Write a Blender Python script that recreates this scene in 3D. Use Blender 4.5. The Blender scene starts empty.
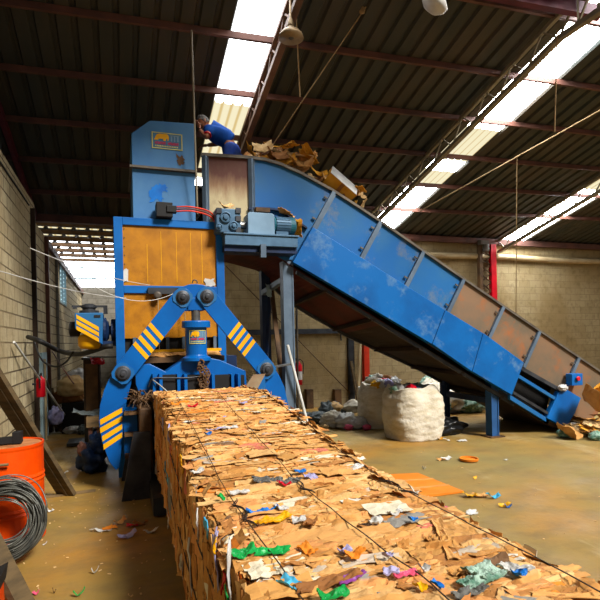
import bpy, bmesh, math, random
from math import sin, cos, pi, atan, radians
from mathutils import Vector, Matrix, noise
rnd = random.Random(11)
U = rnd.uniform
scene = bpy.context.scene
COL = scene.collection

# ------------------------------------------------------------------ camera
FPX, PX, PY = 510.0, 300.0, 340.0
YAW, ROLL = atan(180 / 510), .022
EYE = Vector((0, 0, 1.75))
_s, _c = sin(YAW), cos(YAW)
FW = Vector((_s, _c, 0)); _r0 = Vector((_c, -_s, 0)); _u0 = Vector((0, 0, 1))
RT = _r0 * cos(ROLL) - _u0 * sin(ROLL); UP = _u0 * cos(ROLL) + _r0 * sin(ROLL)
cam = bpy.data.cameras.new('camera'); camo = bpy.data.objects.new('camera', cam); COL.objects.link(camo)
cam.sensor_width = 36; cam.lens = 36 * FPX / 600; cam.shift_y = 40 / 600; cam.clip_end = 200
camo.matrix_world = Matrix(((RT.x, UP.x, -FW.x, 0), (RT.y, UP.y, -FW.y, 0), (RT.z, UP.z, -FW.z, 1.75), (0, 0, 0, 1)))
scene.camera = camo

def ray(x, y): return FW + RT * ((x - PX) / FPX) + UP * ((PY - y) / FPX)
def aY(x, y, Y):
    d = ray(x, y); return EYE + d * (Y / d.y)
def aX(x, y, X):
    d = ray(x, y); return EYE + d * (X / d.x)
def aZ(x, y, z=0.0):
    d = ray(x, y); return EYE + d * ((z - 1.75) / d.z)
SLOPE = .246
def roofz(Y): return 4.6 + SLOPE * (12.3 - Y)

# ------------------------------------------------------------------ materials
ALB = .72
def lin(c):
    o = []
    for v in c[:3]:
        v /= 255.0
        o.append(v / 12.92 if v <= .04045 else ((v + .055) / 1.055) ** 2.4)
    l = .25 * o[0] + .65 * o[1] + .1 * o[2]
    return tuple(max(.0, l + (q - l) * 1.06) * ALB for q in o) + (1,)

def newmat(name):
    m = bpy.data.materials.new(name); m.use_nodes = True
    nt = m.node_tree; b = nt.nodes['Principled BSDF']; b.inputs['Specular IOR Level'].default_value = .22
    return m, nt, b

def ramp(nt, fac, stops):
    r = nt.nodes.new('ShaderNodeValToRGB')
    e = r.color_ramp.elements
    while len(e) < len(stops): e.new(.5)
    for k, (p, c) in enumerate(stops):
        e[k].position = p; e[k].color = c
    nt.links.new(fac, r.inputs[0]); return r.outputs[0]

def tex_noise(nt, scale, detail=4, stretch=(1, 1, 1), seed=0.0, rough=.55):
    tc = nt.nodes.new('ShaderNodeTexCoord'); mp = nt.nodes.new('ShaderNodeMapping')
    mp.inputs['Scale'].default_value = stretch; mp.inputs['Location'].default_value = (seed, seed * .7, seed * 1.3)
    nt.links.new(tc.outputs['Object'], mp.inputs[0])
    n = nt.nodes.new('ShaderNodeTexNoise'); n.inputs['Scale'].default_value = scale
    n.inputs['Detail'].default_value = detail; n.inputs['Roughness'].default_value = rough
    nt.links.new(mp.outputs[0], n.inputs['Vector']); return n.outputs['Fac']

def mixc(nt, fac, a, b):
    m = nt.nodes.new('ShaderNodeMix'); m.data_type = 'RGBA'
    if isinstance(fac, float): m.inputs[0].default_value = fac
    else: nt.links.new(fac, m.inputs[0])
    for k, v in ((6, a), (7, b)):
        if isinstance(v, tuple): m.inputs[k].default_value = v
        else: nt.links.new(v, m.inputs[k])
    return m.outputs[2]

def addbump(nt, b, h, strength=.3, dist=.02):
    bu = nt.nodes.new('ShaderNodeBump'); bu.inputs['Strength'].default_value = strength
    bu.inputs['Distance'].default_value = dist
    nt.links.new(h, bu.inputs['Height']); nt.links.new(bu.outputs[0], b.inputs['Normal'])

def mat(name, c1, c2=None, scale=3.0, rough=.6, metal=0.0, bump=0.0, bscale=25, stretch=(1, 1, 1), wear=None, lo=.4, hi=.65, wearlo=.6, wearhi=.72, wscale=5, seed=0.0):
    m, nt, b = newmat(name)
    b.inputs['Roughness'].default_value = rough; b.inputs['Metallic'].default_value = metal
    c1 = lin(c1); c2 = lin(c2) if c2 else tuple(v * .75 for v in c1[:3]) + (1,)
    col = ramp(nt, tex_noise(nt, scale, 5, stretch, seed), [(lo, c1), (hi, c2)])
    if wear:
        w = ramp(nt, tex_noise(nt, wscale, 8, stretch, seed + 5.3, .7), [(wearlo, (0, 0, 0, 1)), (wearhi, (1, 1, 1, 1))])
        col = mixc(nt, w, col, lin(wear))
    nt.links.new(col, b.inputs['Base Color'])
    if bump: addbump(nt, b, tex_noise(nt, bscale, 6), bump, .02)
    return m

M = {}
M['blue'] = mat('blue_paint', (28, 104, 178), (20, 88, 158), 2.2, .42, bump=.05, wear=(120, 110, 88), wearlo=.66, wearhi=.8, wscale=3.5)
M['blue_arm'] = mat('blue_paint_clean', (14, 96, 172), (11, 82, 152), 2.0, .38, wear=(60, 74, 90), wearlo=.7, wearhi=.85, wscale=6)
M['blue_guard'] = mat('blue_paint_guard', (14, 98, 168), (12, 82, 146), 1.6, .42, wear=(120, 150, 170), wearlo=.55, wearhi=.8, wscale=2.0, bump=.04)
M['blue_grey'] = mat('faded_blue_paint', (84, 130, 172), (62, 112, 164), 1.4, .5, wear=(92, 84, 66), wearlo=.66, wearhi=.8, wscale=4)
M['blue_side'] = mat('blue_side_paint', (28, 96, 160), (46, 102, 148), 1.5, .45, wear=(120, 120, 110), wearlo=.56, wearhi=.76, wscale=1.9)
M['steel_blue'] = mat('grey_blue_steel', (104, 120, 136), (82, 98, 114), 3, .45, .2, wear=(88, 74, 60), wearlo=.64, wearhi=.8)
M['dark_blue'] = mat('dark_blue_steel', (22, 44, 80), (16, 30, 56), 3, .5)
M['rust'] = mat('bare_rusted_steel', (136, 108, 84), (108, 98, 82), 1.6, .5, .15, wear=(170, 98, 52), wearlo=.52, wearhi=.72, wscale=1.8)
M['rust_tan'] = mat('polished_bare_steel', (176, 164, 136), (132, 96, 70), 1.2, .45, .2, wear=(120, 62, 40), wearlo=.58, wearhi=.72, wscale=1.8, seed=2)
M['rail'] = mat('worn_edge_steel', (112, 104, 92), (86, 78, 70), 4, .5, .3)
M['belly'] = mat('dark_red_primer', (92, 36, 26), (66, 26, 20), 2, .65, wear=(48, 36, 28), wearlo=.55, wearhi=.7, wscale=2)
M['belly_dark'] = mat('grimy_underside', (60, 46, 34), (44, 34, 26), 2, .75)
M['panel'] = mat('amber_mesh_panel', (184, 122, 2), (158, 102, 2), 6, .5, bump=.25, bscale=140, wear=(128, 80, 14), wearlo=.56, wearhi=.8, wscale=5)
M['yellow'] = mat('yellow_stripe_paint', (240, 178, 24), (226, 164, 20), 5, .5)
M['steel'] = mat('bare_steel', (150, 150, 148), (120, 118, 114), 6, .35, .8)
M['dark_steel'] = mat('dark_steel', (70, 72, 76), (48, 50, 54), 5, .45, .4)
M['black'] = mat('black_rubber', (30, 29, 28), (22, 21, 21), 4, .6)
M['grime'] = mat('grimy_brown_steel', (104, 76, 48), (70, 52, 36), 5, .7, bump=.2)
M['leg_blue'] = mat('leg_blue_paint', (44, 86, 136), (34, 70, 114), 3, .5)
M['teal'] = mat('teal_motor_paint', (42, 104, 116), (34, 88, 104), 4, .5)
M['gear'] = mat('gearbox_grey_blue', (84, 116, 142), (66, 96, 122), 5, .5, .1, wear=(60, 52, 44), wearlo=.6, wearhi=.75)
M['coupling'] = mat('guard_grey_blue', (128, 158, 182), (112, 140, 162), 3, .5, wear=(150, 128, 100), wearlo=.62, wearhi=.8)
M['red'] = mat('red_paint', (206, 22, 38), (176, 18, 30), 3, .45)
M['orange_red'] = mat('orange_red_paint', (214, 64, 40), (180, 54, 36), 3, .5)
M['orange_drum'] = mat('orange_drum_paint', (236, 84, 20), (222, 70, 14), 3, .42, wear=(150, 60, 30), wearlo=.66, wearhi=.8, bump=.05)
M['drum_lid'] = mat('dusty_drum_lid', (196, 132, 84), (160, 100, 64), 6, .7)
M['wire'] = mat('dark_annealed_wire', (112, 112, 104), (70, 70, 66), 9, .4, .5)
M['tie'] = mat('bale_wire', (74, 62, 54), (46, 40, 36), 9, .5, .5)
M['wood_dark'] = mat('dark_stained_timber', (100, 82, 56), (72, 60, 42), 3, .75, stretch=(1, 1, 6), bump=.2)
M['wood'] = mat('weathered_timber', (128, 104, 72), (92, 76, 54), 3, .75, stretch=(1, 1, 6), bump=.2)
M['purlin'] = mat('brown_purlin_steel', (112, 74, 62), (84, 58, 50), 2, .6)
M['purple'] = mat('maroon_primer', (104, 38, 52), (82, 30, 42), 3, .6)
M['truss'] = mat('truss_steel', (124, 92, 76), (96, 74, 62), 3, .6)
M['truss_grey'] = mat('grey_truss_steel', (158, 148, 126), (130, 120, 102), 3, .6)
M['rope'] = mat('pale_rope', (176, 150, 112), (150, 124, 90), 10, .9)
M['white'] = mat('white_plastic', (214, 212, 206), (186, 184, 180), 6, .5, bump=.1)
M['white_paint'] = mat('white_paint', (226, 226, 220), (200, 200, 192), 4, .5)
M['weave'] = mat('white_woven_sack', (226, 218, 200), (202, 190, 164), 4, .75, bump=.8, bscale=16, stretch=(1, 1, 3), wear=(176, 150, 110), wearlo=.66, wearhi=.8)
M['grey_bag'] = mat('grey_tarp', (112, 120, 120), (80, 88, 90), 4, .6, bump=.2)
M['black_bag'] = mat('black_polythene', (26, 27, 28), (16, 16, 17), 5, .28, bump=.3, bscale=12)
M['card_o'] = mat('orange_card', (226, 136, 52), (214, 122, 42), 2.5, .75)
M['card'] = mat('brown_card', (214, 162, 100), (190, 136, 78), 4, .8, bump=.1)
M['card2'] = mat('golden_card', (220, 160, 62), (196, 132, 44), 4, .8, bump=.1)
M['card3'] = mat('pale_card', (226, 190, 136), (204, 164, 110), 4, .8, bump=.1)
M['card4'] = mat('dark_card', (166, 112, 62), (138, 90, 50), 4, .8, bump=.1)
M['red_p'] = mat('red_plastic', (208, 34, 48), (180, 26, 40), 6, .4)
M['pink_p'] = mat('pink_plastic', (226, 96, 128), (206, 70, 104), 6, .4)
M['blue_p'] = mat('blue_plastic', (34, 120, 206), (30, 100, 184), 6, .4)
M['sky_p'] = mat('light_blue_plastic', (96, 190, 226), (70, 160, 206), 6, .4)
M['green_p'] = mat('green_plastic', (44, 170, 84), (30, 140, 66), 6, .35)
M['palegreen_p'] = mat('pale_green_plastic', (170, 196, 178), (90, 128, 108), 14, .35, lo=.42, hi=.56)
M['yellow_p'] = mat('yellow_plastic', (232, 178, 40), (214, 150, 24), 6, .45)
M['purple_p'] = mat('purple_plastic', (140, 70, 150), (116, 54, 128), 6, .4)
M['lilac_p'] = mat('lilac_plastic', (176, 170, 206), (150, 146, 190), 8, .4)
M['grey_p'] = mat('grey_plastic', (104, 102, 96), (74, 74, 72), 8, .5)
M['skin'] = mat('skin', (186, 122, 88), (172, 108, 76), 8, .55)
M['shirt'] = mat('blue_shirt', (34, 92, 182), (28, 78, 160), 6, .85)
M['jeans'] = mat('blue_jeans', (36, 64, 146), (60, 84, 148), 9, .9)
M['hair'] = mat('greying_hair', (112, 106, 98), (70, 64, 58), 40, .8)
M['glass_w'] = None
M['brass'] = mat('dull_lamp_shade', (166, 142, 108), (134, 112, 84), 5, .5, .3)
M['pale_blue'] = mat('pale_blue_paint', (176, 200, 206), (150, 176, 184), 3, .6, wear=(200, 120, 100), wearlo=.68, wearhi=.78)
M['pvc'] = mat('pale_pvc_pipe', (196, 176, 138), (172, 150, 112), 2, .5)
M['foam'] = mat('khaki_tube', (186, 156, 90), (160, 128, 70), 8, .8)

def brown_top():
    m, nt, b = newmat('brown_top_bare_panel')
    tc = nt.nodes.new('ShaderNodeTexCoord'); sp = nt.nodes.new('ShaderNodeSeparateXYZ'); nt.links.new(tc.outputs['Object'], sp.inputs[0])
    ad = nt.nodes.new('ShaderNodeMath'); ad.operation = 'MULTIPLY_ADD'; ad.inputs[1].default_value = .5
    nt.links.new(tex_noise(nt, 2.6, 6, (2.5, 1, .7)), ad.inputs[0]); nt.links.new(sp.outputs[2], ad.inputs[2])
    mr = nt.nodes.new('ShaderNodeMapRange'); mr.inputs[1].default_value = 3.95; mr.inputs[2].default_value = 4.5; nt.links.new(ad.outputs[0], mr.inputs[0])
    c = ramp(nt, mr.outputs[0], [(.15, lin((196, 180, 142))), (.5, lin((150, 118, 88))), (.8, lin((98, 58, 46)))])  # tan low down, turning dark brown towards the top
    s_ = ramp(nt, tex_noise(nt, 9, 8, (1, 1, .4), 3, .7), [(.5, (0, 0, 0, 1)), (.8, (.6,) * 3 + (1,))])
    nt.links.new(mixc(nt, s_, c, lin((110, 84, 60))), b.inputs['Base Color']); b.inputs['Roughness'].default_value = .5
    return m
M['brown_top'] = brown_top()
def steel_roof():
    m, nt, b = newmat('dark_corrugated_roofing')
    n = tex_noise(nt, 1.1, 6, (1.6, .35, 1))
    c = ramp(nt, n, [(.35, lin((58, 62, 58))), (.5, lin((68, 67, 59))), (.65, lin((80, 72, 61)))])
    nt.links.new(c, b.inputs['Base Color']); b.inputs['Roughness'].default_value = .55
    return m
M['roof'] = steel_roof()

def block_mat(name, axis, c1, c2, mortar, bw, bh, stain, ms=.010, bump=.5):
    m, nt, b = newmat(name)
    tc = nt.nodes.new('ShaderNodeTexCoord'); sp = nt.nodes.new('ShaderNodeSeparateXYZ'); cb = nt.nodes.new('ShaderNodeCombineXYZ')
    nt.links.new(tc.outputs['Object'], sp.inputs[0])
    nt.links.new(sp.outputs[axis], cb.inputs[0]); nt.links.new(sp.outputs[2], cb.inputs[1])
    br = nt.nodes.new('ShaderNodeTexBrick'); nt.links.new(cb.outputs[0], br.inputs['Vector'])
    br.inputs['Color1'].default_value = lin(c1); br.inputs['Color2'].default_value = lin(c2); br.inputs['Mortar'].default_value = lin(mortar)
    br.inputs['Scale'].default_value = 1; br.inputs['Mortar Size'].default_value = ms; br.inputs['Mortar Smooth'].default_value = .3
    br.inputs['Brick Width'].default_value = bw; br.inputs['Row Height'].default_value = bh; br.inputs['Bias'].default_value = -.1
    s1 = ramp(nt, tex_noise(nt, .55, 6, (1, 1, .7)), [(.42, (0, 0, 0, 1)), (.62, (.75, .75, .75, 1))])
    col = mixc(nt, s1, br.outputs['Color'], lin(stain))
    s2 = ramp(nt, tex_noise(nt, 7, 6, (1, 1, 1), 3.1), [(.5, (0, 0, 0, 1)), (.75, (.55, .55, .55, 1))])
    col = mixc(nt, s2, col, lin((c1[0] * .62, c1[1] * .58, c1[2] * .52)))
    nt.links.new(col, b.inputs['Base Color']); b.inputs['Roughness'].default_value = .9
    inv = nt.nodes.new('ShaderNodeMath'); inv.operation = 'SUBTRACT'; inv.inputs[0].default_value = 1
    nt.links.new(br.outputs['Fac'], inv.inputs[1])
    ad = nt.nodes.new('ShaderNodeMath'); ad.operation = 'MULTIPLY_ADD'; ad.inputs[1].default_value = .5
    nt.links.new(tex_noise(nt, 26, 5), ad.inputs[0]); nt.links.new(inv.outputs[0], ad.inputs[2])
    addbump(nt, b, ad.outputs[0], bump, .02)
    return m
M['wall_left'] = block_mat('pale_concrete_block_wall', 1, (214, 198, 160), (192, 174, 136), (84, 68, 50), .4, .2, (178, 156, 116), .012, .9)
M['wall_back'] = block_mat('ochre_concrete_block_wall', 0, (182, 164, 126), (166, 148, 110), (146, 128, 94), .4, .2, (150, 126, 84), .008, .3)
M['wall_far'] = block_mat('grey_concrete_block_wall', 0, (140, 136, 126), (128, 124, 114), (104, 100, 92), .4, .2, (120, 114, 102))

def floor_mat():
    m, nt, b = newmat('dusty_concrete_floor')
    a = ramp(nt, tex_noise(nt, .5, 5, (1, 1, 1), 1.7), [(.36, lin((170, 124, 58))), (.5, lin((152, 124, 68))), (.64, lin((138, 122, 74)))])
    s = ramp(nt, tex_noise(nt, 2.2, 8, (1, 1.6, 1), 7.7, .65), [(.44, (0, 0, 0, 1)), (.68, (.7, .7, .7, 1))])
    c = mixc(nt, s, a, lin((120, 98, 62)))
    s2 = ramp(nt, tex_noise(nt, 1.3, 9, (1, .35, 1), 12.2, .7), [(.57, (0, 0, 0, 1)), (.72, (.6, .6, .6, 1))])
    c = mixc(nt, s2, c, lin((206, 190, 150)))
    s3 = ramp(nt, tex_noise(nt, 22, 6, (1, 1, 1), 4.4, .7), [(.62, (0, 0, 0, 1)), (.74, (.5, .5, .5, 1))])
    c = mixc(nt, s3, c, lin((112, 86, 52)))
    nt.links.new(c, b.inputs['Base Color'])
    nt.links.new(ramp(nt, tex_noise(nt, 1.6, 4), [(.3, (.42,) * 3 + (1,)), (.7, (.8,) * 3 + (1,))]), b.inputs['Roughness'])
    addbump(nt, b, tex_noise(nt, 16, 8), .18, .02)
    return m
M['floor'] = floor_mat()

def sky_mat(name, c1, c2, strength):
    m, nt, b = newmat(name)
    e = nt.nodes.new('ShaderNodeEmission'); e.inputs[1].default_value = strength
    c = ramp(nt, tex_noise(nt, .9, 3, (1.5, .5, 1)), [(.4, lin(c1)), (.6, lin(c2))])
    nt.links.new(c, e.inputs[0]); nt.links.new(e.outputs[0], nt.nodes['Material Output'].inputs[0])
    return m
M['skyl'] = sky_mat('daylit_roof_sheet', (250, 252, 255), (240, 246, 252), 13.0)
M['skyl_b'] = sky_mat('daylit_roof_sheet_bright', (250, 252, 255), (240, 246, 252), 60.0)
M['skyl_y'] = sky_mat('daylit_aged_roof_sheet', (246, 238, 206), (236, 224, 180), 2.0)

M['glass_w'] = sky_mat('daylit_louvre_glass', (214, 238, 246), (196, 228, 240), 2.0)
def rib_mat(name, c1, c2, strength):
    m, nt, b = newmat(name)
    e = nt.nodes.new('ShaderNodeEmission'); e.inputs[1].default_value = strength
    tc = nt.nodes.new('ShaderNodeTexCoord'); wv = nt.nodes.new('ShaderNodeTexWave'); wv.wave_type = 'BANDS'; wv.bands_direction = 'X'
    wv.inputs['Scale'].default_value = 2.03; wv.inputs['Distortion'].default_value = .15
    nt.links.new(tc.outputs['Object'], wv.inputs['Vector'])
    nt.links.new(ramp(nt, wv.outputs['Fac'], [(.1, lin(c2)), (.45, lin(c1))]), e.inputs[0]); nt.links.new(e.outputs[0], nt.nodes['Material Output'].inputs[0])
    return m
M['skyl_y'] = rib_mat('daylit_aged_roof_sheet', (250, 240, 204), (222, 196, 140), 1.38)
def vcol_mat(name, rough=.8, speck=.35):
    m, nt, b = newmat(name)
    at = nt.nodes.new('ShaderNodeVertexColor'); at.layer_name = 'Col'
    n = ramp(nt, tex_noise(nt, 14, 8, (1, 1, 1), 2.2, .7), [(.45, (0, 0, 0, 1)), (.75, (speck,) * 3 + (1,))])
    mul = nt.nodes.new('ShaderNodeMix'); mul.data_type = 'RGBA'; mul.blend_type = 'MULTIPLY'; mul.inputs[0].default_value = 1
    nt.links.new(at.outputs[0], mul.inputs[6]); mul.inputs[7].default_value = (.55, .48, .4, 1)
    c = mixc(nt, n, at.outputs[0], mul.outputs[2])
    nt.links.new(c, b.inputs['Base Color']); b.inputs['Roughness'].default_value = rough
    addbump(nt, b, tex_noise(nt, 40, 6, (1, 2, 1)), .25, .01)
    return m
M['bale'] = vcol_mat('baled_cardboard')

# ------------------------------------------------------------------ mesh helpers
def NB(): return bmesh.new()
def wloc(o):
    v = Vector((0, 0, 0))
    while o is not None:
        v += o.location; o = o.parent
    return v
def link(name, me, m, parent=None, origin=None, smooth=False, bevel=0.0):
    if parent is not None: base = wloc(parent)
    else: base = Vector(origin) if origin is not None else Vector((0, 0, 0))
    me.transform(Matrix.Translation(-base))
    for mm in (m if isinstance(m, (list, tuple)) else [m]): me.materials.append(mm)
    if smooth:
        for p in me.polygons: p.use_smooth = True
    o = bpy.data.objects.new(name, me); COL.objects.link(o)
    if parent is not None: o.parent = parent
    else: o.location = base
    if bevel:
        bv = o.modifiers.new('bevel', 'BEVEL'); bv.width = bevel; bv.segments = 2; bv.limit_method = 'ANGLE'; bv.angle_limit = radians(40)
    return o
def obj(name, bm, m, parent=None, origin=None, smooth=False, bevel=0.0):
    bmesh.ops.recalc_face_normals(bm, faces=bm.faces)
    me = bpy.data.meshes.new(name); bm.to_mesh(me); bm.free()
    if smooth:
        pass
    return link(name, me, m, parent, origin, smooth, bevel)
def tag(o, label=None, cat=None, group=None, kind=None):
    if label: o['label'] = label
    if cat: o['category'] = cat
    if group: o['group'] = group
    if kind: o['kind'] = kind
    return o
def empty(name, loc, label, cat, group=None):
    o = bpy.data.objects.new(name, None); COL.objects.link(o); o.location = loc; o.empty_display_size = .1
    return tag(o, label, cat, group)
def struct(name, bm, m, label=None, **k):
    o = obj(name, bm, m, **k); o['kind'] = 'structure'
    o['label'] = label or name.replace('_', ' '); o['category'] = name.split('_')[0]
    return o
def box(bm, x0, x1, y0, y1, z0, z1):
    v = [bm.verts.new((x, y, z)) for x in (x0, x1) for y in (y0, y1) for z in (z0, z1)]
    for f in ((0, 1, 3, 2), (4, 6, 7, 5), (0, 4, 5, 1), (2, 3, 7, 6), (0, 2, 6, 4), (1, 5, 7, 3)): bm.faces.new([v[i] for i in f])
def prism(bm, pts, y0, y1):
    """polygon given as (x, z) points, extruded from y0 to y1"""
    a = [bm.verts.new((p[0], y0, p[-1])) for p in pts]; b = [bm.verts.new((p[0], y1, p[-1])) for p in pts]
    n = len(pts)
    bm.faces.new(a); bm.faces.new(b[::-1])
    for i in range(n): bm.faces.new((a[i], b[i], b[(i + 1) % n], a[(i + 1) % n]))
def frame_of(d):
    d = d.normalized(); u = d.orthogonal().normalized()
    if abs(d.z) < .99: u = d.cross(Vector((0, 0, 1))).normalized()
    return u, d.cross(u).normalized()
def tube(bm, path, r, n=8, closed=False, cap=True):
    path = [Vector(p) for p in path]; rings = []
    for i, p in enumerate(path):
        if closed: d = path[(i + 1) % len(path)] - path[i - 1]
        else: d = path[min(i + 1, len(path) - 1)] - path[max(i - 1, 0)]
        u, w = frame_of(d); rr = r[i] if isinstance(r, (list, tuple)) else r
        rings.append([bm.verts.new(p + u * cos(2 * pi * k / n) * rr + w * sin(2 * pi * k / n) * rr) for k in range(n)])
    m = len(rings)
    for i in range(m if closed else m - 1):
        a, b = rings[i], rings[(i + 1) % m]
        for k in range(n): bm.faces.new((a[k], a[(k + 1) % n], b[(k + 1) % n], b[k]))
    if cap and not closed:
        bm.faces.new(rings[0][::-1]); bm.faces.new(rings[-1])
def bar(bm, p0, p1, w, h, roll=0.0):
    """rectangular bar from p0 to p1"""
    p0, p1 = Vector(p0), Vector(p1); u, v = frame_of(p1 - p0)
    if roll:
        u, v = u * cos(roll) + v * sin(roll), v * cos(roll) - u * sin(roll)
    q = [(-w / 2, -h / 2), (w / 2, -h / 2), (w / 2, h / 2), (-w / 2, h / 2)]
    a = [bm.verts.new(p0 + u * x + v * y) for x, y in q]; b = [bm.verts.new(p1 + u * x + v * y) for x, y in q]
    bm.faces.new(a[::-1]); bm.faces.new(b)
    for i in range(4): bm.faces.new((a[i], a[(i + 1) % 4], b[(i + 1) % 4], b[i]))
def lathe(bm, c, prof, n=28, axis='Z'):
    """profile of (radius, height) about an axis through c"""
    c = Vector(c); rings = []
    for r, h in prof:
        ring = []
        for k in range(n):
            a = 2 * pi * k / n; x, y = cos(a) * max(r, .0004), sin(a) * max(r, .0004)
            ring.append(bm.verts.new(c + (Vector((x, y, h)) if axis == 'Z' else Vector((x, h, y)) if axis == 'Y' else Vector((h, x, y)))))
        rings.append(ring)
    for a, b in zip(rings, rings[1:]):
        for k in range(n): bm.faces.new((a[k], a[(k + 1) % n], b[(k + 1) % n], b[k]))
    bm.faces.new(rings[0][::-1]); bm.faces.new(rings[-1])
def catenary(p0, p1, sag, n=16):
    p0, p1 = Vector(p0), Vector(p1)
    return [p0.lerp(p1, i / n) - Vector((0, 0, sag * 4 * (i / n) * (1 - i / n))) for i in range(n + 1)]
def curve_pts(pts, n=6):
    """Catmull-Rom through the points"""
    P = [Vector(p) for p in pts]; P = [P[0] * 2 - P[1]] + P + [P[-1] * 2 - P[-2]]; out = []
    for i in range(1, len(P) - 2):
        for k in range(n):
            t = k / n; a, b, c, d = P[i - 1:i + 3]
            out.append(.5 * ((2 * b) + (c - a) * t + (2 * a - 5 * b + 4 * c - d) * t * t + (3 * b - a - 3 * c + d) * t ** 3))
    out.append(P[-2]); return out
def arr2(l): return [(p.x, p.z) for p in l]
def sheet(bm, c, sx, sy, rz=0.0, tilt=(0, 0), amp=.02, freq=6.0, curl=0.0, nx=9, ny=7, thick=.004, ragged=.12, seed=None):
    """a crumpled sheet with a thickness, lying about c"""
    sd = U(0, 100) if seed is None else seed
    R = Matrix.Rotation(rz, 3, 'Z') @ Matrix.Rotation(tilt[0], 3, 'X') @ Matrix.Rotation(tilt[1], 3, 'Y'); c = Vector(c)
    def P(i, j, off):
        u, v = i / nx - .5, j / ny - .5
        eu = ragged * noise.noise((v * 5 + sd, sd, 1)) if i in (0, nx) else 0
        ev = ragged * noise.noise((u * 5 + sd, sd, 2)) if j in (0, ny) else 0
        x, y = (u + eu) * sx, (v + ev) * sy
        z = amp * noise.noise((x * freq + sd, y * freq, sd)) + amp * .5 * noise.noise((x * freq * 3 + sd, y * freq * 3, sd)) + curl * (u * u * 4)
        return c + R @ Vector((x, y, z + off))
    top = [[bm.verts.new(P(i, j, thick)) for j in range(ny + 1)] for i in range(nx + 1)]
    bot = [[bm.verts.new(P(i, j, 0)) for j in range(ny + 1)] for i in range(nx + 1)]
    for i in range(nx):
        for j in range(ny):
            bm.faces.new((top[i][j], top[i + 1][j], top[i + 1][j + 1], top[i][j + 1]))
            bm.faces.new((bot[i][j], bot[i][j + 1], bot[i + 1][j + 1], bot[i + 1][j]))
    for i in range(nx):
        bm.faces.new((top[i][0], bot[i][0], bot[i + 1][0], top[i + 1][0])); bm.faces.new((top[i][ny], top[i + 1][ny], bot[i + 1][ny], bot[i][ny]))
    for j in range(ny):
        bm.faces.new((top[0][j], top[0][j + 1], bot[0][j + 1], bot[0][j])); bm.faces.new((top[nx][j], bot[nx][j], bot[nx][j + 1], top[nx][j + 1]))
def blob(bm, c, rx, ry, rz, amp=.1, freq=2.5, nu=36, nv=24, power=1.0, seed=None, fine=.0):
    """a lumpy sack; its base is flattened at z = c.z"""
    sd = U(0, 100) if seed is None else seed; c = Vector(c); rings = []
    for j in range(nv + 1):
        t = -pi / 2 + pi * j / nv; ring = []
        for k in range(nu):
            a = 2 * pi * k / nu
            cx, cy = cos(a), sin(a)
            pw = lambda q: math.copysign(abs(q) ** power, q)
            d = Vector((pw(cx) * cos(t) ** power, pw(cy) * cos(t) ** power, pw(sin(t))))
            f = 1 + amp * noise.noise((cx * cos(t) * freq + sd, cy * cos(t) * freq, sin(t) * freq)) + fine * noise.noise((cx * cos(t) * freq * 3 + sd, cy * cos(t) * freq * 3, sin(t) * freq * 6))
            p = Vector((d.x * rx * f, d.y * ry * f, d.z * rz * f + rz * .8))
            p.z = max(0, p.z)
            ring.append(bm.verts.new(c + p))
        rings.append(ring)
    for a, b in zip(rings, rings[1:]):
        for k in range(nu): bm.faces.new((a[k], a[(k + 1) % nu], b[(k + 1) % nu], b[k]))
    bm.faces.new(rings[0][::-1]); bm.faces.new(rings[-1])

# ------------------------------------------------------------------ the setting
XL = -1.4
bm = NB(); box(bm, -3.2, 20, -4, 24, -.2, 0); struct('floor', bm, M['floor'], 'dusty tan concrete floor of the shed')
# left wall, pieced round its louvred window
wy0, wy1, wz0, wz1 = 14.1, 15.6, 2.82, 3.8
bm = NB()
box(bm, XL - .18, XL, -1, 10.2, 0, 4.28); box(bm, XL - .18, XL, 10.2, wy0, 0, 3.98); box(bm, XL - .18, XL, wy1, 22.2, 0, 3.98)
box(bm, XL - .18, XL, wy0, wy1, 0, wz0); box(bm, XL - .18, XL, wy0, wy1, wz1, 3.98)
struct('wall_left', bm, M['wall_left'], 'pale concrete block wall along the left aisle')
bm = NB(); box(bm, 1.15, 20, 12.3, 12.5, 0, 4.62); struct('wall_back', bm, M['wall_back'], 'ochre concrete block wall behind the conveyor')
bm = NB(); box(bm, -3.2, 6, 22, 22.2, 0, 4.05); struct('wall_far', bm, M['wall_far'], 'grey block wall at the far end of the left aisle')
bm = NB(); box(bm, 1.15, 1.35, 12.5, 22, 0, 4.6); struct('wall_partition', bm, M['wall_far'], 'block wall closing the far left bay on its right')
# window
w = tag(bpy.data.objects.new('window_1', None), 'louvred window high in the left block wall', 'window', kind='structure'); COL.objects.link(w); w.location = (XL, wy0, wz0)
bm = NB()
for a, b, c, d in ((wy0, wy1, wz0, wz0 + .05), (wy0, wy1, wz1 - .05, wz1), (wy0, wy0 + .05, wz0 + .05, wz1 - .05), (wy1 - .05, wy1, wz0 + .05, wz1 - .05), ((wy0 + wy1) / 2 - .025, (wy0 + wy1) / 2 + .025, wz0 + .05, wz1 - .05)):
    box(bm, XL - .13, XL + .015, a, b, c, d)
obj('window_frame', bm, M['pale_blue'], w)
bm = NB()
for k in range(8):
    z = wz0 + .11 + k * .107
    bar(bm, (XL - .06, wy0 + .05, z), (XL - .06, wy1 - .05, z), .006, .1, .6)
obj('louvre_panes', bm, M['glass_w'], w)
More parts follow.
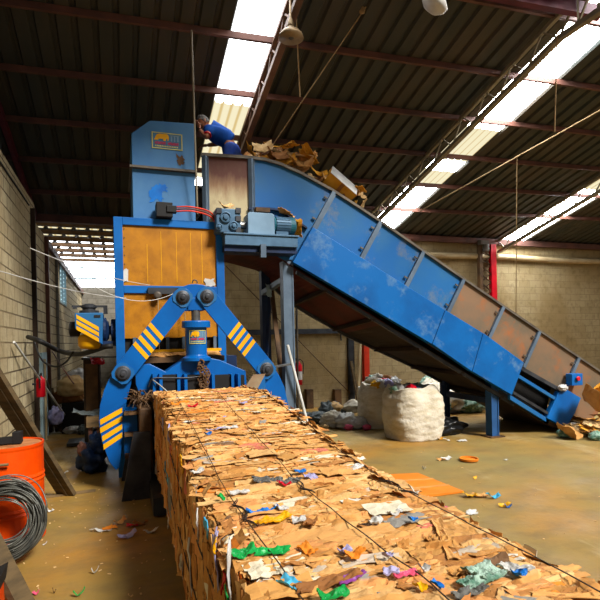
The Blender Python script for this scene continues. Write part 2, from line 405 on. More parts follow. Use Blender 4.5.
# dark cladding above the left wall
bm = NB()
n = 60
for y0, y1 in ((-3.0, 12.4),):
    k = int((y1 - y0) / .12)
    for i in range(k):
        ya, yb = y0 + i * .12, y0 + (i + 1) * .12
        xo = -1.86 + (.03 if i % 2 else 0)
        v = [bm.verts.new(p) for p in ((xo, ya, 3.9), (xo, yb, 3.9), (xo, yb, roofz(yb) + .02), (xo, ya, roofz(ya) + .02))]
        bm.faces.new(v)
struct('trim_1', bm, M['roof'], 'dark corrugated cladding between left wall and roof')
bm = NB(); bar(bm, (-1.66, 3, roofz(3) - .1), (-1.66, 12.3, roofz(12.3) - .1), .07, .16); struct('trim_2', bm, M['purple'], 'maroon sloping edge beam above the left wall')
# columns on the left wall
for i, (y, r, m, lb, z1) in enumerate(((9.75, .036, M['belly_dark'], 'dark brown steel pipe column on the left wall', 4.1), (11.45, .035, M['purlin'], 'rusty pink narrow column on the left wall', 3.95), (13.2, .03, M['wall_far'], 'thin grey column near the louvred window', 3.95))):
    bm = NB(); box(bm, XL + .002, XL + 2 * r, y - r, y + r, 0, z1); struct('trim_%d' % (3 + i), bm, m, lb)
bm = NB(); box(bm, XL + .002, XL + .05, 10.35, 11.05, 0, 1.62); struct('trim_6', bm, M['pale_blue'], 'pale blue painted strip on the left wall behind a fire extinguisher')
bm = NB(); tube(bm, [(XL + .075, 10.5, 0.0), (XL + .075, 10.5, 1.5)], .022); struct('trim_7', bm, M['pvc'], 'pale pipe running up the pale blue strip')
bm = NB(); bar(bm, (XL + .05, 11.5, 3.83), (XL + .05, 22, 3.83), .05, .14); struct('trim_8', bm, M['purlin'], 'pinkish rail along the top of the left wall')

# corrugated roof, split by the translucent strips
def corr(bm, x0, x1, ya, yb, zoff=0.0, pitch=.26, h=.045, zf=roofz, flip=False):
    xs = []; x = x0
    k = max(1, round((x1 - x0) / pitch)); pt = (x1 - x0) / k
    for i in range(k):
        xs += [(x0 + i * pt, h), (x0 + i * pt + pt * .18, h), (x0 + i * pt + pt * .28, 0), (x0 + i * pt + pt * .9, 0)]
    xs.append((x1, h))
    a = [bm.verts.new((x, ya, zf(ya) + z + zoff)) for x, z in xs]; b = [bm.verts.new((x, yb, zf(yb) + z + zoff)) for x, z in xs]
    for i in range(len(xs) - 1): bm.faces.new((a[i], a[i + 1], b[i + 1], b[i]))
Y0R = 4.75
SK = [(1.5, 2.12), (6.2, 6.98), (10.7, 11.6)]
bm = NB()
for x0, x1 in ((-2.0, SK[0][0] + .02), (SK[0][1] - .02, SK[1][0] + .02), (SK[1][1] - .02, SK[2][0] + .02), (SK[2][1] - .02, 20)): corr(bm, x0, x1, Y0R, 12.55)
corr(bm, -2.0, -.2, -4, Y0R)  # near-left strip added out of view to block overhead sky light
o = struct('ceiling', bm, M['roof'], 'dark corrugated metal roof')
o.modifiers.new('thick', 'SOLIDIFY').thickness = .003
for i, (x0, x1) in enumerate(SK):
    cuts = [(Y0R, 12.5, 'skyl')]
    if i == 0: cuts = [(Y0R, 8.2, 'skyl'), (8.17, 10.4, 'skyl_y'), (10.38, 12.5, 'skyl')]
    if i == 1: cuts = [(Y0R, 7.95, 'skyl'), (7.92, 9.0, 'skyl_y'), (8.97, 9.35, 'skyl'), (9.32, 10.0, 'skyl_y'), (9.98, 12.5, 'skyl')]
    if i == 2: cuts = [(Y0R, 9.5, 'skyl_y'), (9.48, 12.5, 'skyl')]
    w = tag(bpy.data.objects.new('window_%d' % (i + 2), None), ('bright roof light strip above the worker', 'long bright roof light strip right of centre', 'roof light strip at the far right')[i], 'window', kind='structure'); COL.objects.link(w); w.location = (x0, Y0R, roofz(Y0R))
    for a, b, m in cuts:
        if i and m == 'skyl': m = 'skyl_b'
        bm = NB(); corr(bm, x0, x1, a, b, .012, .155, .03); obj('roof_light_sheet', bm, M[m], w)
# purlins
NT = 9
for k, y in enumerate((5.75, 6.86, 7.93, 9.02, 10.1, 11.2)):
    bm = NB(); bar(bm, (-1.9, y + .08, roofz(y + .08) - .045), (20, y - .82, roofz(y - .82) - .045), .05, .085); struct('trim_%d' % NT, bm, M['purlin'], 'brown roof purlin, number %s from the front' % ('one two three four five six'.split()[k])); NT += 1
bm = NB(); box(bm, -1.9, 20, 12.14, 12.28, 4.42, 4.58); struct('trim_%d' % NT, bm, M['purlin'], 'reddish eaves beam along the top of the back wall'); NT += 1
# trusses that follow the slope
def truss(x, ya, yb, m, lb, bend=None, off=.42, r=.03):
    global NT
    bm = NB(); dx = .0
    top = lambda y: Vector((x, y, roofz(y) - .09)); bot = lambda y: Vector((x, y, roofz(y) - off))
    bar(bm, top(ya), top(yb), .06, .06); bar(bm, bot(ya), bot(yb), .09, .07)
    n = round((yb - ya) / .3)
    for i in range(n):
        a, b = ya + (yb - ya) * i / n, ya + (yb - ya) * (i + 1) / n
        if i % 2: bar(bm, top(a), bot(b), .022, .022)
        else: bar(bm, bot(a), top(b), .022, .022)
    if bend:
        p = bot(ya); q = Vector((x + .1, ya - 1.6, p.z + .05)); bar(bm, p, q, .09, .07)
        bar(bm, top(ya), (x, ya - 1.5, roofz(ya - 1.5) - .09), .06, .06)
        for i in range(5):
            t = ya - .3 * i; bar(bm, (x, t, p.z + .02), (x, t - .3, roofz(t - .3) - .09), .024, .024); bar(bm, (x, t - .3, p.z + .03), (x, t - .3, roofz(t - .3) - .09), .024, .024)
    struct('trim_%d' % NT, bm, m, lb); NT += 1
truss(2.1, 4.8, 12.2, M['truss'], 'brown lattice roof truss beside the first roof light', off=.4)
truss(5.85, 5.45, 12.2, M['truss_grey'], 'grey lattice roof truss along the second roof light', bend=True)
truss(10.55, 5.4, 12.2, M['truss_grey'], 'lattice roof truss along the third roof light', bend=True)
bm = NB(); bar(bm, (3.2, 5.35, roofz(5.35) - .2), (6.3, 5.2, roofz(5.2) - .2), .1, .16); struct('trim_%d' % NT, bm, M['purple'], 'dark tie beam at the top right under the roof'); NT += 1
# far left bay roof: purlins under sheets with daylight gaps, then an open bright band with a lattice girder
bm = NB(); corr(bm, -2.0, 1.3, 12.75, 18.4, 0, .3, .05, zf=lambda y: 4.66 - .004 * (y - 12.7)); struct('ceiling_far', bm, M['roof'], 'dark corrugated roof over the far left bay').modifiers.new('thick', 'SOLIDIFY').thickness = .003
for k in range(7):
    y = 12.98 + k * .88; bm = NB(); box(bm, -2.0, 1.15, y, y + .1, 4.51, 4.6); struct('trim_%d' % NT, bm, M['grime'], 'brown purlin under the far left bay roof'); NT += 1
bm = NB()
for z in (4.1, 4.5): bar(bm, (-2.0, 19.6, z), (1.15, 19.6, z), .05, .05)
for i in range(8):
    x = -2 + i * .39; bar(bm, (x, 19.6, 4.1 if i % 2 else 4.5), (x + .39, 19.6, 4.5 if i % 2 else 4.1), .025, .025); bar(bm, (x, 19.6, 4.1), (x, 19.6, 4.5), .02, .02)
struct('trim_%d' % NT, bm, M['pale_blue'], 'pale lattice girder across the bright far left opening'); NT += 1
w = tag(bpy.data.objects.new('window_5', None), 'glowing sheet standing in for the bright sky above the far end wall', 'window', kind='structure'); COL.objects.link(w); w.location = (-2, 21.95, 4.05)
bm = NB(); box(bm, -3.1, 1.15, 21.95, 21.97, 4.05, 5.4); obj('sky_glow_sheet', bm, M['skyl'], w)  # glowing sheet added in place of white sky beyond the open band
w = tag(bpy.data.objects.new('window_6', None), 'rows of daylight slits in the far left bay roof', 'window', kind='structure'); COL.objects.link(w); w.location = (-2, 12.8, 4.64)
for k in range(8):
    y = 12.86 + k * .88; bm = NB(); corr(bm, -2.0, 1.15, y - .06, y + .08 + .02 * k, -.02, .3, .05, zf=lambda q: 4.66 - .004 * (q - 12.7)); obj('daylit_slit', bm, M['skyl_y'] if k < 3 else M['skyl'], w)
# red lattice column on the back wall
bm = NB(); rx = aY(493, 270, 12.1).x; box(bm, rx - .09, rx + .09, 12.05, 12.17, 0, 4.4); struct('trim_%d' % NT, bm, M['red'], 'red steel post against the back wall right of centre'); NT += 1
bm = NB(); box(bm, rx - .5, rx - .4, 12.05, 12.17, 0, 4.5)
for i in range(16): bar(bm, (rx - .45, 12.11, .3 + i * .25), (rx - .06, 12.11, .55 + i * .25), .03, .03); bar(bm, (rx - .06, 12.11, .3 + i * .25), (rx - .45, 12.11, .55 + i * .25), .03, .03)
struct('trim_%d' % NT, bm, M['grime'], 'rusty lattice beside the red post'); NT += 1
bm = NB(); p = aY(366, 380, 12.1); box(bm, p.x - .07, p.x + .08, 12.03, 12.17, 0, 2.45); struct('trim_%d' % NT, bm, M['orange_red'], 'orange red post against the back wall beneath the conveyor'); NT += 1
# steel frame on the back wall
bm = NB(); a = aY(226, 336, 12.28); b = aY(347, 331, 12.28)
box(bm, a.x, b.x + .1, 12.2, 12.3, b.z - .06, b.z + .07); box(bm, b.x, b.x + .16, 12.2, 12.3, 0, b.z + .07); bar(bm, (b.x - .2, 12.25, b.z), (b.x - .2, 12.22, b.z - .25), .03, .03)
struct('trim_%d' % NT, bm, M['dark_steel'], 'dark steel door frame flat on the back wall'); NT += 1
for px, lb in ((309, 'short dark stub post against the back wall, left one'), (337, 'short dark stub post against the back wall, right one')):
    bm = NB(); p = aY(px, 390, 12.2); box(bm, p.x - .09, p.x + .09, 12.12, 12.28, 0, aY(px, 390, 12.2).z + .02); struct('trim_%d' % NT, bm, M['grime'], lb); NT += 1

# ------------------------------------------------------------------ the baler
BL = empty('baler', (.7, 7.2, 0), 'big blue cardboard baler with amber panels and squeeze arms', 'baler')
FX0, FX1 = -.05, 1.385
def P(name, bm, m, parent=None, **k): return obj(name, bm, m, parent or BL, **k)
bm = NB()
box(bm, FX0, FX0 + .11, 7.0, 7.14, .02, 3.4); box(bm, FX1 - .11, FX1, 7.0, 7.14, .02, 3.4)
box(bm, FX0 + .11, FX1 - .11, 7.0, 7.14, 3.3, 3.4); box(bm, FX0 + .11, FX1 - .11, 7.0, 7.12, 2.41, 2.51)
P('frame', bm, M['blue'], bevel=.006)
bm = NB(); box(bm, FX0 + .1, FX1 - .1, 7.03, 7.06, 2.5, 3.31)
up = P('upper_panel', bm, M['panel'])
for k in range(7):
    for x in (FX0 + .13, FX1 - .11):
        bm = NB(); tube(bm, [(x, 7.03, 2.56 + k * .115), (x, 7.022, 2.56 + k * .115)], .008, 6); P('panel_screw', bm, M['dark_steel'], up)
for x in (.36, .54, .74, .93, 1.08):
    bm = NB(); box(bm, x, x + .006, 7.027, 7.031, 2.56, 2.56 + (.5 if x < .4 else .68)); P('panel_seam', bm, M['yellow'], up)
bm = NB(); sheet(bm, (1.18, 7.022, 2.565), .13, .1, 0, (pi / 2, 0), .003, ragged=.4, nx=5, ny=4); P('torn_paper', bm, M['white'], up)['label'] = 'white torn paper on the lower right of the panel'
bm = NB(); sheet(bm, (.09, 7.022, 2.64), .06, .16, 0, (pi / 2, 0), .003, ragged=.3, nx=5, ny=4); P('torn_paper', bm, M['white'], up)['label'] = 'white worn patch at the left of the panel'
bm = NB(); box(bm, FX0 + .1, FX1 - .1, 7.03, 7.06, 1.82, 2.42); P('lower_panel', bm, M['panel'])
# slot with bars, and yellow lip beneath the lower panel
for k in range(6):
    bm = NB(); x = .16 + k * .21; box(bm, x, x + .04, 6.99, 7.05, 1.66, 1.83); P('slot_bar', bm, M['steel_blue'])
bm = NB(); box(bm, FX0 + .11, FX1 - .11, 7.08, 7.1, .4, 1.84); P('inner_back', bm, M['black'])
bm = NB(); box(bm, .12, 1.3, 6.9, 7.07, 1.63, 1.665); P('yellow_lip', bm, M['yellow'])
for x, y, a_, b_, r_ in ((.45, 6.82, .5, .2, .1), (1.0, 6.84, .5, .22, -.08), (.75, 6.78, .4, .16, .15)):
    bm = NB(); sheet(bm, (x, y, 1.6), a_, b_, r_, (.25, 0), .02, 6, thick=.008); tag(obj('cardboard_piece', bm, M['card'], origin=(x, y, 1.6)), 'tan cardboard piece lying on the ledge beneath the lower amber panel', 'cardboard', 'cardboard on the baler ledge')
bm = NB(); box(bm, .1, 1.3, 6.7, 7.05, 1.5, 1.57); P('ledge', bm, M['grime'])
# rail strip with rollers
bm = NB(); box(bm, .36, .92, 6.95, 7.0, 2.4, 2.48)
rs = P('guide_rail', bm, M['dark_steel'])
for x in (.48, .82):
    bm = NB(); lathe(bm, (x, 6.95, 2.38), [(.02, -.03), (.05, -.03), (.05, 0), (.03, .01), (.05, .02), (.05, .05), (.02, .05)], 14, 'Y'); P('roller', bm, M['rail'], rs, smooth=True)
    bm = NB(); tube(bm, [(x, 6.9, 2.34), (x + .005, 6.92, 1.65)], .006, 6); P('hanging_wire', bm, M['rope'], rs)
# chute tower
CX0, CX1 = .2, 1.03
bm = NB(); prism(bm, [(CX0, 4.12), (CX0, 4.56), (.44, 4.76), (CX1, 4.79), (CX1, 4.14)], 7.15, 8.3); hop = P('hopper_top', bm, M['blue_grey'], bevel=.008)
bm = NB(); box(bm, CX0 - .0, CX1 + .0, 7.17, 8.3, 3.3, 4.1); P('hopper_body', bm, M['blue_grey'], bevel=.008)
bm = NB(); box(bm, CX0 - .03, CX1 + .02, 7.11, 8.32, 4.1, 4.13); P('hopper_flange', bm, M['rail'])
def logo(host, x0, x1, z0, z1, y, scale_text=1.0, curved=None):
    """framed maker's plate: yellow elephant, three pale blocks, red lettering, small pale lettering"""
    w, h = x1 - x0, z1 - z0
    def put(name, polys, m, d):
        bm = NB()
        for pl in polys:
            pts = [(x0 + u * w, z0 + v * h) for u, v in pl]
            if curved:
                cx, cy, r = curved
                a = [bm.verts.new((cx + r * sin((q[0] - cx) / r) * (1 + d / r), cy - cos((q[0] - cx) / r) * (r + d), q[1])) for q in pts]
                bm.faces.new(a)
            else: prism(bm, pts, y - d, y)
        return P(name, bm, m, host)
    R = lambda a, b, c, e: [(a, b), (c, b), (c, e), (a, e)]
    plate = put('logo_plate', [R(0, 0, 1, 1)] if not curved else [R(i / 8, 0, (i + 1) / 8, 1) for i in range(8)], M['logo_bg'], .004)
    put('logo_border', [R(0, 0, 1, .05), R(0, .95, 1, 1), R(0, .05, .035, .95), R(.965, .05, 1, .95)] if not curved else [R(i / 8, 0, (i + 1) / 8, .05) for i in range(8)] + [R(i / 8, .95, (i + 1) / 8, 1) for i in range(8)] + [R(0, .05, .035, .95), R(.965, .05, 1, .95)], M['logo_line'], .008)
    eleph = [(.07, .53), (.1, .62), (.13, .76), (.18, .87), (.26, .91), (.36, .9), (.42, .93), (.5, .91), (.55, .83), (.56, .7), (.545, .55), (.5, .5), (.515, .6), (.49, .64), (.45, .58), (.46, .5), (.38, .5), (.37, .6), (.27, .62), (.22, .59), (.2, .52), (.11, .52)]
    if curved:
        put('elephant_emblem', [[(.08, .53), (.1, .62), (.16, .82), (.2, .88), (.2, .53)], [(.2, .62), (.2, .88), (.3, .92), (.42, .92), (.42, .6)], [(.42, .5), (.42, .92), (.52, .9), (.56, .8), (.55, .55)], [(.3, .5), (.3, .7), (.38, .7), (.38, .5)]], M['yellow'], .012)
    else: put('elephant_emblem', [eleph], M['yellow'], .009)
    put('pale_block_marks', [R(.62, .5, .67, .82), R(.72, .5, .77, .84), R(.82, .5, .88, .86), R(.6, .84, .9, .88)], M['coupling'], .009)
    u = .1
    for wd in (6, 6):
        red = []
        for k in range(wd):
            red += [R(u, .27, u + .016, .43), R(u + .034, .27, u + .05, .43), R(u + .016, .39 if k % 2 else .33, u + .034, .43 if k % 2 else .37)]
            if k < wd - 1: red.append(R(u + .05, .27, u + .06, .29))
            u += .06
        put('red_lettering', red, M['red_text'], .009); u += .06
    put('small_lettering', [R(.1 + k * .055, .13, .1 + k * .055 + .035, .2) for k in range(14)] + [R(.1, .125, .86, .135)], M['logo_line'], .009)
M['logo_bg'] = mat('logo_blue', (84, 130, 160), (70, 116, 150), 8, .5)
M['logo_line'] = mat('logo_pale_yellow', (214, 208, 130), (196, 190, 120), 8, .5)
M['red_text'] = mat('logo_red', (206, 62, 96), (190, 48, 84), 8, .5)
a = aY(151.5, 131.5, 7.15); b = aY(182.5, 151, 7.15)
logo(hop, a.x, b.x, b.z, a.z, 7.149)
bm = NB(); p = aY(181, 160, 7.14); sheet(bm, (p.x, 7.148, p.z), .09, .12, 0, (pi / 2, 0), .002, ragged=.5, nx=5, ny=5); P('dirt_smudge', bm, M['grime'], hop)
for px, py, a_, b_ in ((157, 193, .17, .2), (163, 188, .1, .09)):
    p = aY(px, py, 7.165); bm = NB(); sheet(bm, (p.x, 7.168, p.z), a_, b_, 0, (pi / 2, 0), .001, ragged=.45, nx=8, ny=8, thick=.002); P('paint_patch', bm, M['blue_p'], hop)['label'] = 'brighter blue paint patch'
# valve and hoses above the frame
bm = NB(); a = aY(156, 216, 6.98); b = aY(172, 204, 6.98); box(bm, a.x, b.x, 6.9, 7.12, 3.41, b.z); box(bm, a.x + .13, b.x + .05, 6.88, 6.98, 3.47, 3.56); vb = P('valve_block', bm, M['black'], bevel=.008)
for k in range(3):
    bm = NB(); tube(bm, curve_pts([(b.x, 6.93, 3.55 - k * .03), (b.x + .25, 6.9, 3.56 - k * .028), (b.x + .5, 6.95, 3.52 - k * .03), (b.x + .62, 7.0, 3.38 - k * .03)]), .011, 6); P('hydraulic_hose', bm, M['orange_red'] if k != 1 else M['purlin'], vb, smooth=True)
# chamber behind
bm = NB(); box(bm, .3, 1.56, 7.14, 10.8, .35, 1.55); P('chamber', bm, M['dark_blue'])
for y in (7.3, 9.0, 10.6):
    for x in (.35, 1.4): bm = NB(); box(bm, x, x + .12, y, y + .15, 0, .36); P('chamber_foot', bm, M['dark_steel'])
# squeeze arms
YA = 6.4
def arm_pt(x, z): return aY(x, z, YA)
pl, pr, tl, tr = arm_pt(123, 373), arm_pt(265, 369), arm_pt(182, 298), arm_pt(206, 297)
cxm = (tl.x + tr.x) / 2
hp = [(x, z) for x, z in arr2([arm_pt(*q) for q in ((173, 303), (176, 293), (182, 287), (189, 284.5), (196, 284), (203, 285), (210, 288), (215, 293), (217, 302), (211, 309), (202, 311), (187, 311), (180, 311))])]
bm = NB(); prism(bm, hp, YA - .02, YA + .06); hd = P('arm_head', bm, M['blue_arm'], bevel=.006)
bm = NB(); p = arm_pt(195, 283); tube(bm, [p + Vector((.03 * cos(t), .02, .03 * sin(t) + .01)) for t in [k * pi / 8 for k in range(-1, 10)]], .008, 6); P('lifting_eye', bm, M['dark_steel'], hd)
def stripes(host, quads, y0, name='yellow_stripe'):
    for q in quads:
        bm = NB(); prism(bm, q, y0 - .004, y0 + .001); P(name, bm, M['yellow'], host)
for sgn, top, piv in ((-1, tl, pl), (1, tr, pr)):
    d = Vector((piv.x - top.x, 0, piv.z - top.z)); L = d.length; d.normalize(); nrm = Vector((d.z, 0, -d.x))
    hw = .118; pts = []
    for k in range(9):
        t = pi * k / 8; pts.append(top - d * sin(t) * hw + nrm * cos(t) * hw)
    for k in range(9):
        t = pi * k / 8; pts.append(piv + d * sin(t) * hw - nrm * cos(t) * hw)
    bm = NB(); prism(bm, arr2(pts), YA - .07, YA - .021); arm = P('squeeze_arm', bm, M['blue_arm'], bevel=.005)
    qs = []
    for k in range(4):
        s0 = L * .43 + k * .095; sl = .06 * 1
        u_ = nrm * hw * .98 * (1 if (nrm.z > 0) else -1)
        e = [top + d * (s0 - .02) + u_, top + d * (s0 + .032) + u_, top + d * (s0 + .082) - u_, top + d * (s0 + .03) - u_]
        qs.append(arr2(e))
    stripes(arm, qs, YA - .0705)
    for q, r, nm in ((top, 1, 'upper_pin'), (piv, 1.05, 'lower_pin')):
        bm = NB(); lathe(bm, (q.x, YA - .07, q.z), [(.085 * r, 0), (.085 * r, -.02), (.07 * r, -.025), (.065 * r, -.03), (.062 * r, -.05), (.045 * r, -.055), (.03 * r, -.055), (.028 * r, -.075), (.012, -.078)], 20, 'Y'); pn = P(nm, bm, M['dark_steel'], arm)
        bm = NB(); k_ = .105 * r; v_ = nrm
        prism(bm, arr2([Vector((q.x, 0, q.z)) + d * a_ * k_ + v_ * b_ * k_ for a_, b_ in ((-1, -.6), (-.6, -1), (.6, -1), (1, -.6), (1, .6), (.6, 1), (-.6, 1), (-1, .6))]), YA - .083, YA - .068); P('pin_plate', bm, M['blue_side'], arm)
# side plates
lp = arr2([arm_pt(*q) for q in ((114, 372), (119, 364), (127, 364), (132, 371), (131, 384), (127, 400), (125, 411), (122, 440), (120, 466), (116, 470), (109, 461), (102, 441), (99, 422), (100, 405), (104, 390), (109, 379))])
bm = NB(); prism(bm, lp, YA - .02, YA + .05); sp = P('side_plate', bm, M['blue_arm'], bevel=.005)
qs = []
for k in range(4):
    y = 419.5 + k * 8.2
    l0 = 99.7 + (1.2 if k > 1 else .3) * (k if k > 1 else 1); qs.append(arr2([arm_pt(*q) for q in ((l0, y), (122.2, y - 12.3), (122.2, y - 7.2), (l0 + .5, y + 5.3))]))
stripes(sp, qs, YA - .0205)
mx = lambda q: (2 * .9 - q[0], q[1])
rp = arr2([arm_pt(*q) for q in ((274, 368), (269, 360), (261, 360), (256, 368), (258, 384), (262, 400), (266, 416), (270, 440), (275, 462), (282, 450), (287, 425), (288, 405), (284, 387), (279, 376))])
bm = NB(); prism(bm, rp, YA - .02, YA + .05); P('side_plate', bm, M['blue_arm'], bevel=.005)
# ram cylinder
c = arm_pt(196.5, 340); cy = YA + .02
z0 = arm_pt(196, 356).z; z1 = arm_pt(196, 328).z; z2 = arm_pt(196, 321).z; z3 = arm_pt(196, 308).z
r = (arm_pt(207, 340).x - arm_pt(186, 340).x) / 2; rf = (arm_pt(210.5, 325).x - arm_pt(182, 325).x) / 2
bm = NB(); lathe(bm, (c.x, cy, 0), [(r * 1.35, z0 - .06), (r * 1.35, z0 - .02), (r * 1.05, z0), (r, z0 + .02), (r, z1), (rf, z1 + .005), (rf, z2 - .015), (rf * .96, z2), (.05, z2 + .002)], 32); cyl = P('ram_cylinder', bm, M['blue_arm'], bevel=.003)
for f in cyl.data.polygons: f.use_smooth = False
bm = NB(); lathe(bm, (c.x, cy, 0), [(.055, z2), (.055, z3)], 20); P('ram_rod', bm, M['steel'])
bm = NB(); box(bm, c.x - .1, c.x + .1, cy - .06, cy + .06, z3 - .03, arm_pt(196, 298).z); P('rod_clevis', bm, M['blue_arm'], bevel=.006)
a = arm_pt(188, 330.5); b = arm_pt(205.5, 343.5); logo(cyl, a.x, b.x, b.z, a.z, 0, curved=(c.x, cy, r))
# crossbeam with its ports
cb = arr2([arm_pt(*q) for q in ((135, 366), (150, 364), (166, 372), (186, 358), (210, 358), (220, 360), (246, 371), (247, 385), (243, 391), (150, 392), (147, 397), (140, 395), (136, 385))])
bm = NB(); prism(bm, cb, YA + .02, YA + .3); cbm = P('crossbeam', bm, M['blue_arm'], bevel=.006)
for px0, px1 in ((159, 176), (184, 203), (211, 229), (236, 243)):
    bm = NB(); a = arm_pt(px0, 375); b = arm_pt(px1, 394); box(bm, a.x, b.x, YA - .1, YA + .02, .9, a.z); P('port_box', bm, M['black'], cbm)
for px0 in (152, 158.5, 176, 183, 203, 210, 229, 235.5):
    bm = NB(); a = arm_pt(px0, 374.5); box(bm, a.x, a.x + .035, YA - .14, YA + .02, .95, a.z + .01); P('port_fin', bm, M['blue_arm'], cbm)
bm = NB(); a = arm_pt(240, 374); prism(bm, arr2([arm_pt(*q) for q in ((236, 395), (250, 374), (262, 373), (252, 392))]), YA - .17, YA - .15); P('tin_flap', bm, M['rust_tan'], cbm)['label'] = 'pale bent tin flap'
bm = NB(); prism(bm, arr2([arm_pt(*q) for q in ((248, 384), (263, 374), (264, 400), (250, 400))]), YA - .1, YA - .06); P('end_plate', bm, M['blue_side'], cbm)
# hanging chain in front of the ports
bm = NB(); p0, p1 = arm_pt(199, 362), arm_pt(201, 394)
for i in range(13):
    t = i / 12; q = p0.lerp(p1, t) + Vector((U(-.02, .02), -.16, 0))
    a = U(0, pi); tube(bm, [q + Vector((cos(k * pi / 4) * .035 * cos(a), cos(k * pi / 4) * .035 * sin(a), sin(k * pi / 4) * .035)) for k in range(8)], .011, 5, closed=True)
    q = q + Vector((.06, .01, -.01))
    if i > 1: tube(bm, [q + Vector((cos(k * pi / 4) * .028, cos(k * pi / 4) * .02, sin(k * pi / 4) * .03)) for k in range(8)], .01, 5, closed=True)
P('chain', bm, M['grime'])
# wiring loops under the crossbeam
bm = NB(); tube(bm, curve_pts([arm_pt(148, 386) + Vector((0, -.12, 0)), arm_pt(152, 378) + Vector((0, -.15, 0)), arm_pt(165, 377) + Vector((0, -.15, 0)), arm_pt(185, 377) + Vector((0, -.15, 0)), arm_pt(205, 375) + Vector((0, -.14, 0))]), .008, 6); P('hydraulic_pipe', bm, M['dark_steel'])
bm = NB(); tube(bm, curve_pts([arm_pt(152, 379) + Vector((0, -.16, 0)), arm_pt(160, 385) + Vector((0, -.2, 0)), arm_pt(170, 394) + Vector((0, -.25, 0))]), .01, 6); P('hydraulic_pipe', bm, M['steel'])
# outlet side wall, brackets and legs at the left of the bale
bm = NB(); a = arm_pt(123.5, 410); b = arm_pt(138, 456); box(bm, a.x, b.x, YA - .02, YA + .6, b.z, a.z); P('bracket_back', bm, M['blue_arm'])
for z in (412, 433, 454):
    bm = NB(); zz = arm_pt(130, z).z; box(bm, a.x + .005, b.x + .03, YA - .14, YA - .02, zz - .018, zz + .018); P('bracket_shelf', bm, M['grime'])
a = arm_pt(138, 405); b = arm_pt(150, 466); bm = NB(); box(bm, a.x, b.x + .02, YA - .35, YA + .5, b.z, a.z); P('outlet_wall', bm, M['grime'], bevel=.02)
bm = NB(); box(bm, 1.52, 1.66, YA - .35, YA + .5, .35, 1.05); P('outlet_wall', bm, M['grime'], bevel=.02)
bm = NB(); p = arm_pt(150, 400)
for k in range(70):
    q = p + Vector((U(-.22, .08), U(-.3, .05), U(-.02, .05))); d = Vector((U(-.14, .14), U(-.14, .14), U(-.1, .12))); tube(bm, curve_pts([q, q + d * .5 + Vector((0, 0, .03)), q + d], 3), U(.004, .012), 4)
P('shredded_debris', bm, M['grime'])['kind'] = 'stuff'
bm = NB()
prism(bm, [(-.02, 0), (.12, .75), (.3, .75), (.3, 0)], 6.0, 6.06); P('outlet_leg', bm, M['dark_steel'])
bm = NB(); prism(bm, [(-.02, 0), (.12, .75), (.3, .75), (.3, 0)], 6.9, 6.96); P('outlet_leg', bm, M['dark_steel'])
bm = NB(); box(bm, .28, 1.56, 5.3, 6.9, .02, .2); P('outlet_bed', bm, M['dark_steel'])
# motor housing cantilevered at the left
YU = 6.98
up_ = lambda x, y: aY(x, y, YU)
hs = arr2([up_(*q) for q in ((74.5, 313), (103, 312.5), (102.5, 344.5), (75, 328.5))])
bm = NB(); prism(bm, hs, YU, YU + .5); mh = P('motor_housing', bm, M['blue_side'], bevel=.01)
qs = []
for k in range(3):
    y = 314.5 + k * 5.6; qs.append(arr2([up_(*q) for q in ((76.3, y), (98.8, y + 12.5), (99, y + 16.5), (76.6, y + 4))]))
stripes(mh, qs, YU - .0005)
bm = NB(); prism(bm, arr2([up_(*q) for q in ((94, 315), (100.5, 315), (100.5, 317.6), (94, 317.6))]), YU - .006, YU + .01); P('handle_slot', bm, M['black'], mh)
a = up_(90, 336); bm = NB(); lathe(bm, (a.x, YU + .22, a.z), [(.04, -.17), (.13, -.16), (.155, -.12), (.16, -.02), (.13, .02), (.1, .03)], 24); P('oil_pan', bm, M['yellow'], mh, smooth=True)
a = up_(76, 331); bm = NB(); lathe(bm, (a.x - .04, YU + .25, a.z + .03), [(.06, -.06), (.1, -.05), (.1, .06), (.05, .08)], 18, 'X'); P('end_cap', bm, M['black'], mh)
a = up_(88, 312); bm = NB(); lathe(bm, (a.x, YU + .25, a.z), [(.12, 0), (.12, .03), (.08, .04), (.08, .06), (.1, .07), (.1, .1), (.05, .12)], 20); P('vent_cap', bm, M['dark_steel'], mh)
bm = NB(); p, q = up_(70, 305), up_(107, 305.5); bar(bm, (p.x, YU + .25, p.z), (q.x, YU + .25, p.z), .04, .025); box(bm, q.x - .05, q.x, YU + .22, YU + .28, p.z - .1, p.z); box(bm, p.x + .01, p.x + .06, YU + .22, YU + .28, p.z - .03, p.z); P('clamp_bar', bm, M['dark_steel'], mh)
a = up_(103, 330); b = up_(113, 330); bm = NB(); lathe(bm, (a.x, YU + .25, a.z), [(.17, 0), (.17, .03), (.13, .05), (.11, (b.x - a.x) * .55), (.06, (b.x - a.x) * .6), (.06, (b.x - a.x) * .75), (.15, (b.x - a.x) * .8), (.15, b.x - a.x + .12)], 20, 'X'); P('pump_flange', bm, M['dark_blue'], mh)
bm = NB(); a = up_(100, 345); box(bm, a.x, FX0, YU + .12, YU + .4, a.z - .02, a.z + .05); P('housing_bracket', bm, M['dark_blue'], mh)

